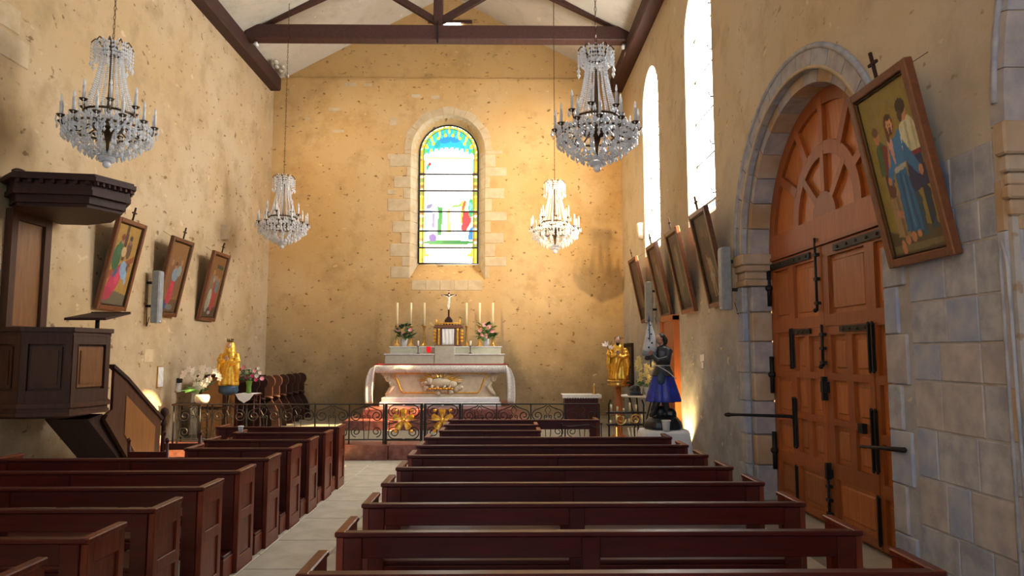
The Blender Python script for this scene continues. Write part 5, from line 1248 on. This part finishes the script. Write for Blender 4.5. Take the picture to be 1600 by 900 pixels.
for k in range(8): mb.ball((.05 * math.cos(PI * k / 4), .05 * math.sin(PI * k / 4), .815), (.01, .01, .02), 6, 4)
mb.build('crown', M['bronze'], v)
t = thing('statue_pedestal', 'slate-blue round pedestal on a thin pole under the hooded statue', 'pedestal', (p.x, 12.60, .25)); h = p.z - .25
MB().lathe([(.06, h - .16), (.15, h - .12), (.17, h - .08), (.16, h - .03), (.17, h - .001)], n=20).build('drum', M['slate'], t)
MB().tube([(0, 0, .03), (0, 0, h - .15)], .018, 8).build('pole', M['bronze'], t); MB().lathe([(.16, 0), (.15, .02), (.03, .04)], n=16).build('foot', M['bronze'], t)
p = at(966, 594, Y=12.60)
g = gilded((p.x, 12.60, p.z), 'gilded bearded saint statue holding a white lily on a tall column', False); g.rotation_euler.z = -.15
mb = MB().tube([(-.12, -.10, .30), (-.14, -.12, .50), (-.19, -.12, .60)], .007, 5); mb.build('lily_stem', M['leaf'], g)
bloom(g, (-.20, -.13, .60), 'petal', .08, (-.4, -.5, .8), 6, .9); bloom(g, (-.14, -.14, .56), 'petal', .06, (.4, -.6, .6), 6, .8); 
t = thing('statue_column', 'orange wooden column with brass dish under the gilded saint', 'column', (p.x, 12.60, .25)); h = p.z - .25
MB().lathe([(.07, h - .13), (.18, h - .10), (.20, h - .07), (.12, h - .05), (.20, h - .02), (.20, h - .001)], n=20).build('dish', M['brass'], t)
MB().lathe([(.16, 0), (.15, .05), (.07, .09), (.055, .2), (.065, .5), (.05, h - .12)], n=16).build('shaft', M['door'], t)

# ================================================================ DOOR SIDE
# side table with lace cloth
q0, q1 = at(880, 616, Y=14.6), at(938, 616, Y=14.6)
t = thing('side_altar', 'dark red wooden side table with lace cloth beyond the altar rail', 'table', ((q0.x + q1.x) / 2, 14.6, .25)); h = q0.z - .25; L = (q1.x - q0.x) / 2
MB().cbox(-L + .04, L - .04, .0, .45, .0, h - .04, .008).build('body', M['pew'], t); MB().cbox(-L, L, -.04, .5, h - .04, h - .012, .008).build('top', M['pew'], t)
mb = MB(); n = 30; vs = []
for i in range(n + 1): x = -L - .02 + (2 * L + .04) * i / n; vs += [(x, .45, h - .008), (x, -.045, h - .008), (x, -.055, h - .07 - .012 * (i % 2))]
mb.add(vs, [(3 * i + j, 3 * i + 3 + j, 3 * i + 4 + j, 3 * i + 1 + j) for i in range(n) for j in range(2)]).build('lace_cloth', M['lace'], t)
q = at(934, 615, Y=14.7); t = thing('gilt_candlestick', 'small gilt candlestick at the end of the dark red side table', 'candlestick', (q.x - .06, 14.8, .25 + h - .006))
MB().lathe([(.05, 0), (.02, .03), (.03, .08), (.015, .13), (.035, .17), (.03, .18)], n=10).build('stick', M['brass'], t); MB().lathe([(.012, .17), (.012, .22)], n=8).build('candle', M['wax'], t)
# votive candle rack
VX, VY = 1.98, 11.35
t = thing('votive_stand', 'black iron votive candle stand with brass trays before the gilded saint', 'candle stand', (VX, VY, 0))
for x in (-.28, .28): MB().tube([(x, 0, 0), (x, 0, .95), (x * .9, 0, 1.02)], .014, 6).build('upright', M['iron'], t)
for k, z in enumerate((.62, .80)): MB().cbox(-.32, .32, -.10 + .1 * k, .06 + .1 * k, z, z + .025, .004).build('tray', M['iron'], t)
for x in (-.2, .2): MB().cbox(x - .13, x + .13, -.2, .2, 0, .03, .005).build('foot', M['iron'], t)
for s in (-1, 1): MB().tube([(s * .12 + x, -.12, z) for x, _, z in spiral(0, .72, .09, 0, 1.5, s, 20)], .011, 5, False).build('brass_scroll', M['brass'], t)
MB().lathe([(.10, .28), (.11, .30), (.03, .33), (.02, .6)], (-.18, -.1, 0), 12).build('brass_stem', M['brass'], t)
for k in range(11):
    z = (.646 if k < 6 else .826); x = -.26 + (k % 6) * .1 + .03 * (k > 5); y = -.02 if k < 6 else .08; h = .05 + .09 * ((k * 7) % 4) / 3
    tag(MB().lathe([(.016, 0), (.016, h), (.006, h + .004)], n=8).tube([(0, 0, h), (0, 0, h + .015)], .002, 3).build('votive_candle', M['wax'], None, (VX + x, VY + y, z)), 'slim cream votive candle on the black iron stand', 'candle', 'votive candles on the iron stand')
q = at(986, 690, Y=11.0)
for k in range(5):
    tag(MB().tube([(0, 0, 0), (.03 * (k - 2), .02, .32)], .012, 6).build('taper_candle', M['ivory'], None, (2.0 + .03 * k, 10.95, .30)), 'long pale taper candle in the box below the votive stand', 'candle', 'taper candles below the votive stand')
t = thing('taper_box', 'small dark box holding tapers below the votive stand', 'box', (2.06, 10.95, 0)); MB().cbox(-.14, .14, -.08, .08, 0, .30, .008).build('body', M['darkwood'], t); MB().cbox(-.15, .15, -.09, -.08, .2, .3, .004).build('front_lip', M['brass'], t)
# round table behind with flowers and a black bowl
TX, TY = 2.42, 11.9
TZ2 = at(1000, 617, Y=TY).z
t = thing('pedestal_table', 'small pale-topped iron table beside the reddish wooden door', 'table', (TX - .12, TY, 0))
MB().lathe([(.30, TZ2 - .03), (.31, TZ2 - .015), (.30, TZ2)], n=24).build('table_top', M['ivory'], t)
for k in range(3):
    a = 2 * PI * k / 3 - .5; c, s = math.cos(a), math.sin(a); MB().tube([(.26 * c, .26 * s, 0), (.14 * c, .14 * s, .3), (.10 * c, .10 * s, .6), (.22 * c, .22 * s, TZ2 - .03)], .014, 6).build('leg', M['iron'], t)
t = thing('black_bowl', 'upturned black bowl with brim on the pale-topped table', 'bowl', (at(993, 614, Y=TY - .15).x, TY - .12, TZ2 + .001))
MB().lathe([(.13, 0), (.13, .02), (.085, .025), (.09, .10), (.07, .15), (.02, .165)], n=20).build('bowl', M['black'], t); MB().lathe([(.092, .03), (.094, .06)], n=20).build('band', M['slate'], t)
for i, (px, ds, stems) in enumerate(((1001, 'taller', (((1000, 600), (998, 580), (996, 565), (1001, 560)), ((1004, 598), (1004, 585), (1000, 575), (995, 572)))), (1016, 'shorter', (((1010, 600), (1012, 582), (1014, 570)), ((1010, 598), (1008, 585), (1010, 574)))))):
    yy = TY + .14 - .28 * i; b = Vector((at(px - 3, 612, Y=yy).x, yy, TZ2 + .001))
    t = thing('yellow_orchid', '%s yellow-white orchid in a white pot on the pale-topped table' % ds, 'orchid', b)
    MB().lathe([(.05, 0), (.06, .06), (.075, .13), (.07, .135)], n=14).build('pot', M['plastic'], t); leaves(t, (0, 0, .14), 9, .06, rnd, .13, (0, .05))
    for st_ in stems:
        P = [at(a, c, Y=yy) - b for a, c in st_]; MB().tube([Vector((0, 0, .1))] + P, .005, 5).build('stem', M['leaf'], t)
        for j in range(1, len(P)):
            for f in (0, .35, .7):
                q = P[j - 1].lerp(P[j], 1 - f) + Vector((rnd.uniform(-.05, .05), -.03, rnd.uniform(-.03, .03))); bloom(t, q, 'yellow', .05, (rnd.uniform(-.6, .6), -1, .1), 5, .2)
# ---- armoured maiden statue on a draped table
JX, JY, JZ = at(1037, 668, Y=10.0).x, 10.0, .70
t = thing('draped_table', 'table under a white cloth carrying the armoured statue', 'table', (JX, JY, 0))
mb = MB(); n = 48; vs = []; 
prof = [(0.0, JZ), (.25, JZ), (.335, JZ - .01), (.35, JZ - .04), (.37, .45), (.39, .22)]
for i, (r, z) in enumerate(prof):
    for k in range(n):
        a = 2 * PI * k / n; c, s = math.cos(a), math.sin(a); q = max(abs(c), abs(s)); sq = (1 / q) ** .55
        w_ = (.10 * max(0, (JZ - z)) / .5) * math.sin(7 * a + 1) * .5
        vs.append((r * c * sq * (1 + w_), r * s * sq * .9 * (1 + w_), z - (.05 * abs(math.sin(2 * a)) if i == 5 else 0)))
mb.add(vs, [(i * n + k, i * n + (k + 1) % n, (i + 1) * n + (k + 1) % n, (i + 1) * n + k) for i in range(5) for k in range(n)], True)
mb.build('tablecloth', M['white'], t)
for x in (-.27, .27):
    for y in (-.23, .23): MB().bb(x - .02, x + .02, y - .02, y + .02, 0, JZ - .03).build('leg', M['darkwood'], t)
s_ = thing('armoured_statue', 'statue of an armoured maiden in a blue skirt holding a banner', 'statue', (JX, JY, JZ + .002))
bs = MB().lathe([(.26, 0), (.27, .03), (.25, .10), (.20, .16), (.10, .18)], n=24, sx=1, sy=.75, fold=lambda a, f: .05 * math.sin(5 * a))
bs.ball((-.02, .05, .22), (.10, .08, .10), 10, 8).ball((.12, .04, .20), (.08, .07, .09), 8, 6); vox(bs.build('rocky_base', M['black'], s_), .012)
for x0, x1, y in ((-.15, -.10, -.02), (.04, .03, .03)):
    MB().tube([(x0 - .04, y - .06, .20), (x0, y, .21), (x0 + .01, y + .0, .27), (x1, y, .36), (x1 + .03, y, .52)], [.032, .042, .046, .055, .07], 10).build('leg', M['armour'], s_)
sk = MB().lathe([(.235, .38), (.24, .40), (.205, .52), (.165, .66), (.125, .78), (.098, .86), (.095, .88)], (0.005, 0, 0), 48, sx=1, sy=.85, fold=fold(9, .09, .5))
sk.build('skirt', M['blue'], s_)
MB().lathe([(.145, .735), (.148, .75), (.128, .80), (.102, .87), (.10, .90)], (.003, -.002, 0), 32, sx=1.03, sy=.9, fold=fold(6, .05, 1)).build('tasset', M['armour'], s_)
MB().ball((-.05, -.135, .70), (.06, .02, .085), 10, 8).build('shield_plate', M['slate'], s_)
to = MB().lathe([(.095, .84), (.10, .90), (.12, 1.0), (.125, 1.08), (.10, 1.14), (.045, 1.17), (.042, 1.19)], (0.01, 0, 0), 20, sx=1, sy=.8)
to.tube([(.09, -.05, 1.10), (.04, -.12, .98), (-.10, -.13, .95), (-.17, -.08, 1.04)], [.055, .05, .045, .032], 10)
to.tube([(-.06, .05, 1.10), (-.17, .02, 1.0), (-.22, -.02, .98), (-.18, -.05, 1.10)], [.05, .05, .045, .032], 10)
vox(to.build('armoured_torso', M['armour'], s_), .011)
MB().tube([(.10 * math.cos(2 * PI * k / 24) * 1.03, .088 * math.sin(2 * PI * k / 24), .885) for k in range(25)], .009, 5, False).tube([(-.08, -.07, .88), (.05, -.125, .80), (.17, -.08, .70)], .008, 5).build('belt', M['ivory'], s_)
hd = MB().ball((-.035, -.01, 1.255), (.058, .052, .072), 16, 12).tube([(.0, 0, 1.15), (-.01, 0, 1.21)], [.038, .034], 10).tube([(-.092, -.012, 1.265), (-.106, -.012, 1.248), (-.092, -.012, 1.238)], [.007, .012, .007], 6)
for y in (-.04, .016): hd.ball((-.082, y, 1.268), (.009, .011, .006), 6, 4)
hd.ball((-.088, -.012, 1.222), (.008, .018, .006), 6, 4); hd.ball((-.02, -.062, 1.255), (.014, .008, .02), 6, 5); hd.build('head', M['skin'], s_)
hr = MB().ball((-.008, .0, 1.275), (.066, .064, .070), 14, 10).ball((.045, 0, 1.235), (.04, .05, .06), 10, 8); vox(hr.build('hair', M['hair'], s_), .009)
for x, y, z in ((-.175, -.085, 1.06), (-.185, -.06, 1.12)):
    h = MB().ball((x, y, z), (.026, .024, .03), 8, 6)
    for k in range(4): h.tube([(x + .01, y - .02, z - .022 + k * .014), (x - .028, y - .022, z - .022 + k * .014), (x - .036, y + .01, z - .02 + k * .014)], .008, 5)
    h.tube([(x + .015, y + .0, z + .02), (x - .01, y - .02, z + .036)], .009, 5); h.build('hand', M['skin'], s_)
MB().tube([(-.18, -.075, .86), (-.195, -.075, 1.52)], .010, 8).lathe([(.018, 1.50), (.012, 1.54), (.002, 1.60)], (-.195, -.075, 0), 8).build('banner_pole', M['slate'], s_)
bn = MB().lathe([(.095, 1.08), (.10, 1.12), (.075, 1.25), (.05, 1.38), (.022, 1.48), (.01, 1.52)], (-.18, -.04, 0), 28, sx=1, sy=.6, fold=fold(5, .12)); bn.build('banner', M['plastic'], s_)
mb = MB()
for k in range(6): z = 1.14 + k * .062; r = .105 - k * .016; mb.ball((-.18 + (.02 if k % 2 else -.03) * (1 - k / 7), -.04 - r * .6, z), (.016, .006, .014), 6, 4)
mb.build('banner_device', M['black'], s_)
MB().lathe([(.10, 1.02), (.11, 1.06), (.10, 1.10)], (-.19, -.03, 0), 16, sy=.5).build('banner_fringe', M['greyplastic'], s_)
t = thing('white_pot', 'empty white plastic pot on the cloth at the feet of the armoured statue', 'pot', (JX - .02, JY - .24, JZ + .002))
MB().lathe([(.045, 0), (.06, .13), (.065, .135), (.056, .135), (.042, .01)], n=16).build('pot', M['plastic'], t); MB().lathe([(.062, .125), (.068, .13), (.068, .142), (.062, .145)], n=16).build('rim', M['plastic'], t)

# ================================================================ LAMPS
t = thing('floor_uplight', 'small floor lamp throwing warm light up the wall behind the statue', 'lamp', (XR - .16, 11.45, 0))
MB().cbox(-.06, .06, -.08, .08, .0, .06, .008).tube([(0, 0, .06), (0, 0, .16)], .012, 6).build('base', M['black'], t)
MB().lathe([(.05, .16), (.065, .26), (.06, .265), (.045, .17)], n=14).build('lamp_shade', M['black'], t)
ld = bpy.data.lights.new('uplight_bulb', 'SPOT'); lo = bpy.data.objects.new('bulb', ld); COL.objects.link(lo); lo.parent = t; lo.location = (-.02, 0, .27)
ld.energy = 260; ld.color = (1, .62, .22); ld.spot_size = math.radians(110); ld.spot_blend = .8; ld.shadow_soft_size = .03
lo.rotation_euler = Vector((.35, .0, 1)).to_track_quat('-Z', 'Y').to_euler()
t = thing('added_flood', 'unseen warm floodlight added at the wall plate above the nave', 'floodlight', (XL + .40, 1.0, 8.16))  # lamp added out of view to throw warm light on the end wall
MB().tube([(0, 0, .0), (0, 0, -.18)], .02, 8).build('bracket', M['iron'], t); MB().box((0, .0, -.26), (.24, .16, .18)).build('housing', M['iron'], t)
MB().box((.0, .09, -.26), (.20, .012, .14)).build('glass', M['ivory'], t)
ld = bpy.data.lights.new('added_flood_bulb', 'SPOT'); lo = bpy.data.objects.new('bulb', ld); COL.objects.link(lo); lo.parent = t; lo.location = (.0, .14, -.26)
ld.energy = 8000; ld.color = (1, .74, .42); ld.spot_size = math.radians(26); ld.spot_blend = .8; ld.shadow_soft_size = .22
lo.rotation_euler = (Vector((1.2, 17.4, 4.6)) - Vector((XL + .4, 1.1, 7.9))).to_track_quat('-Z', 'Y').to_euler()
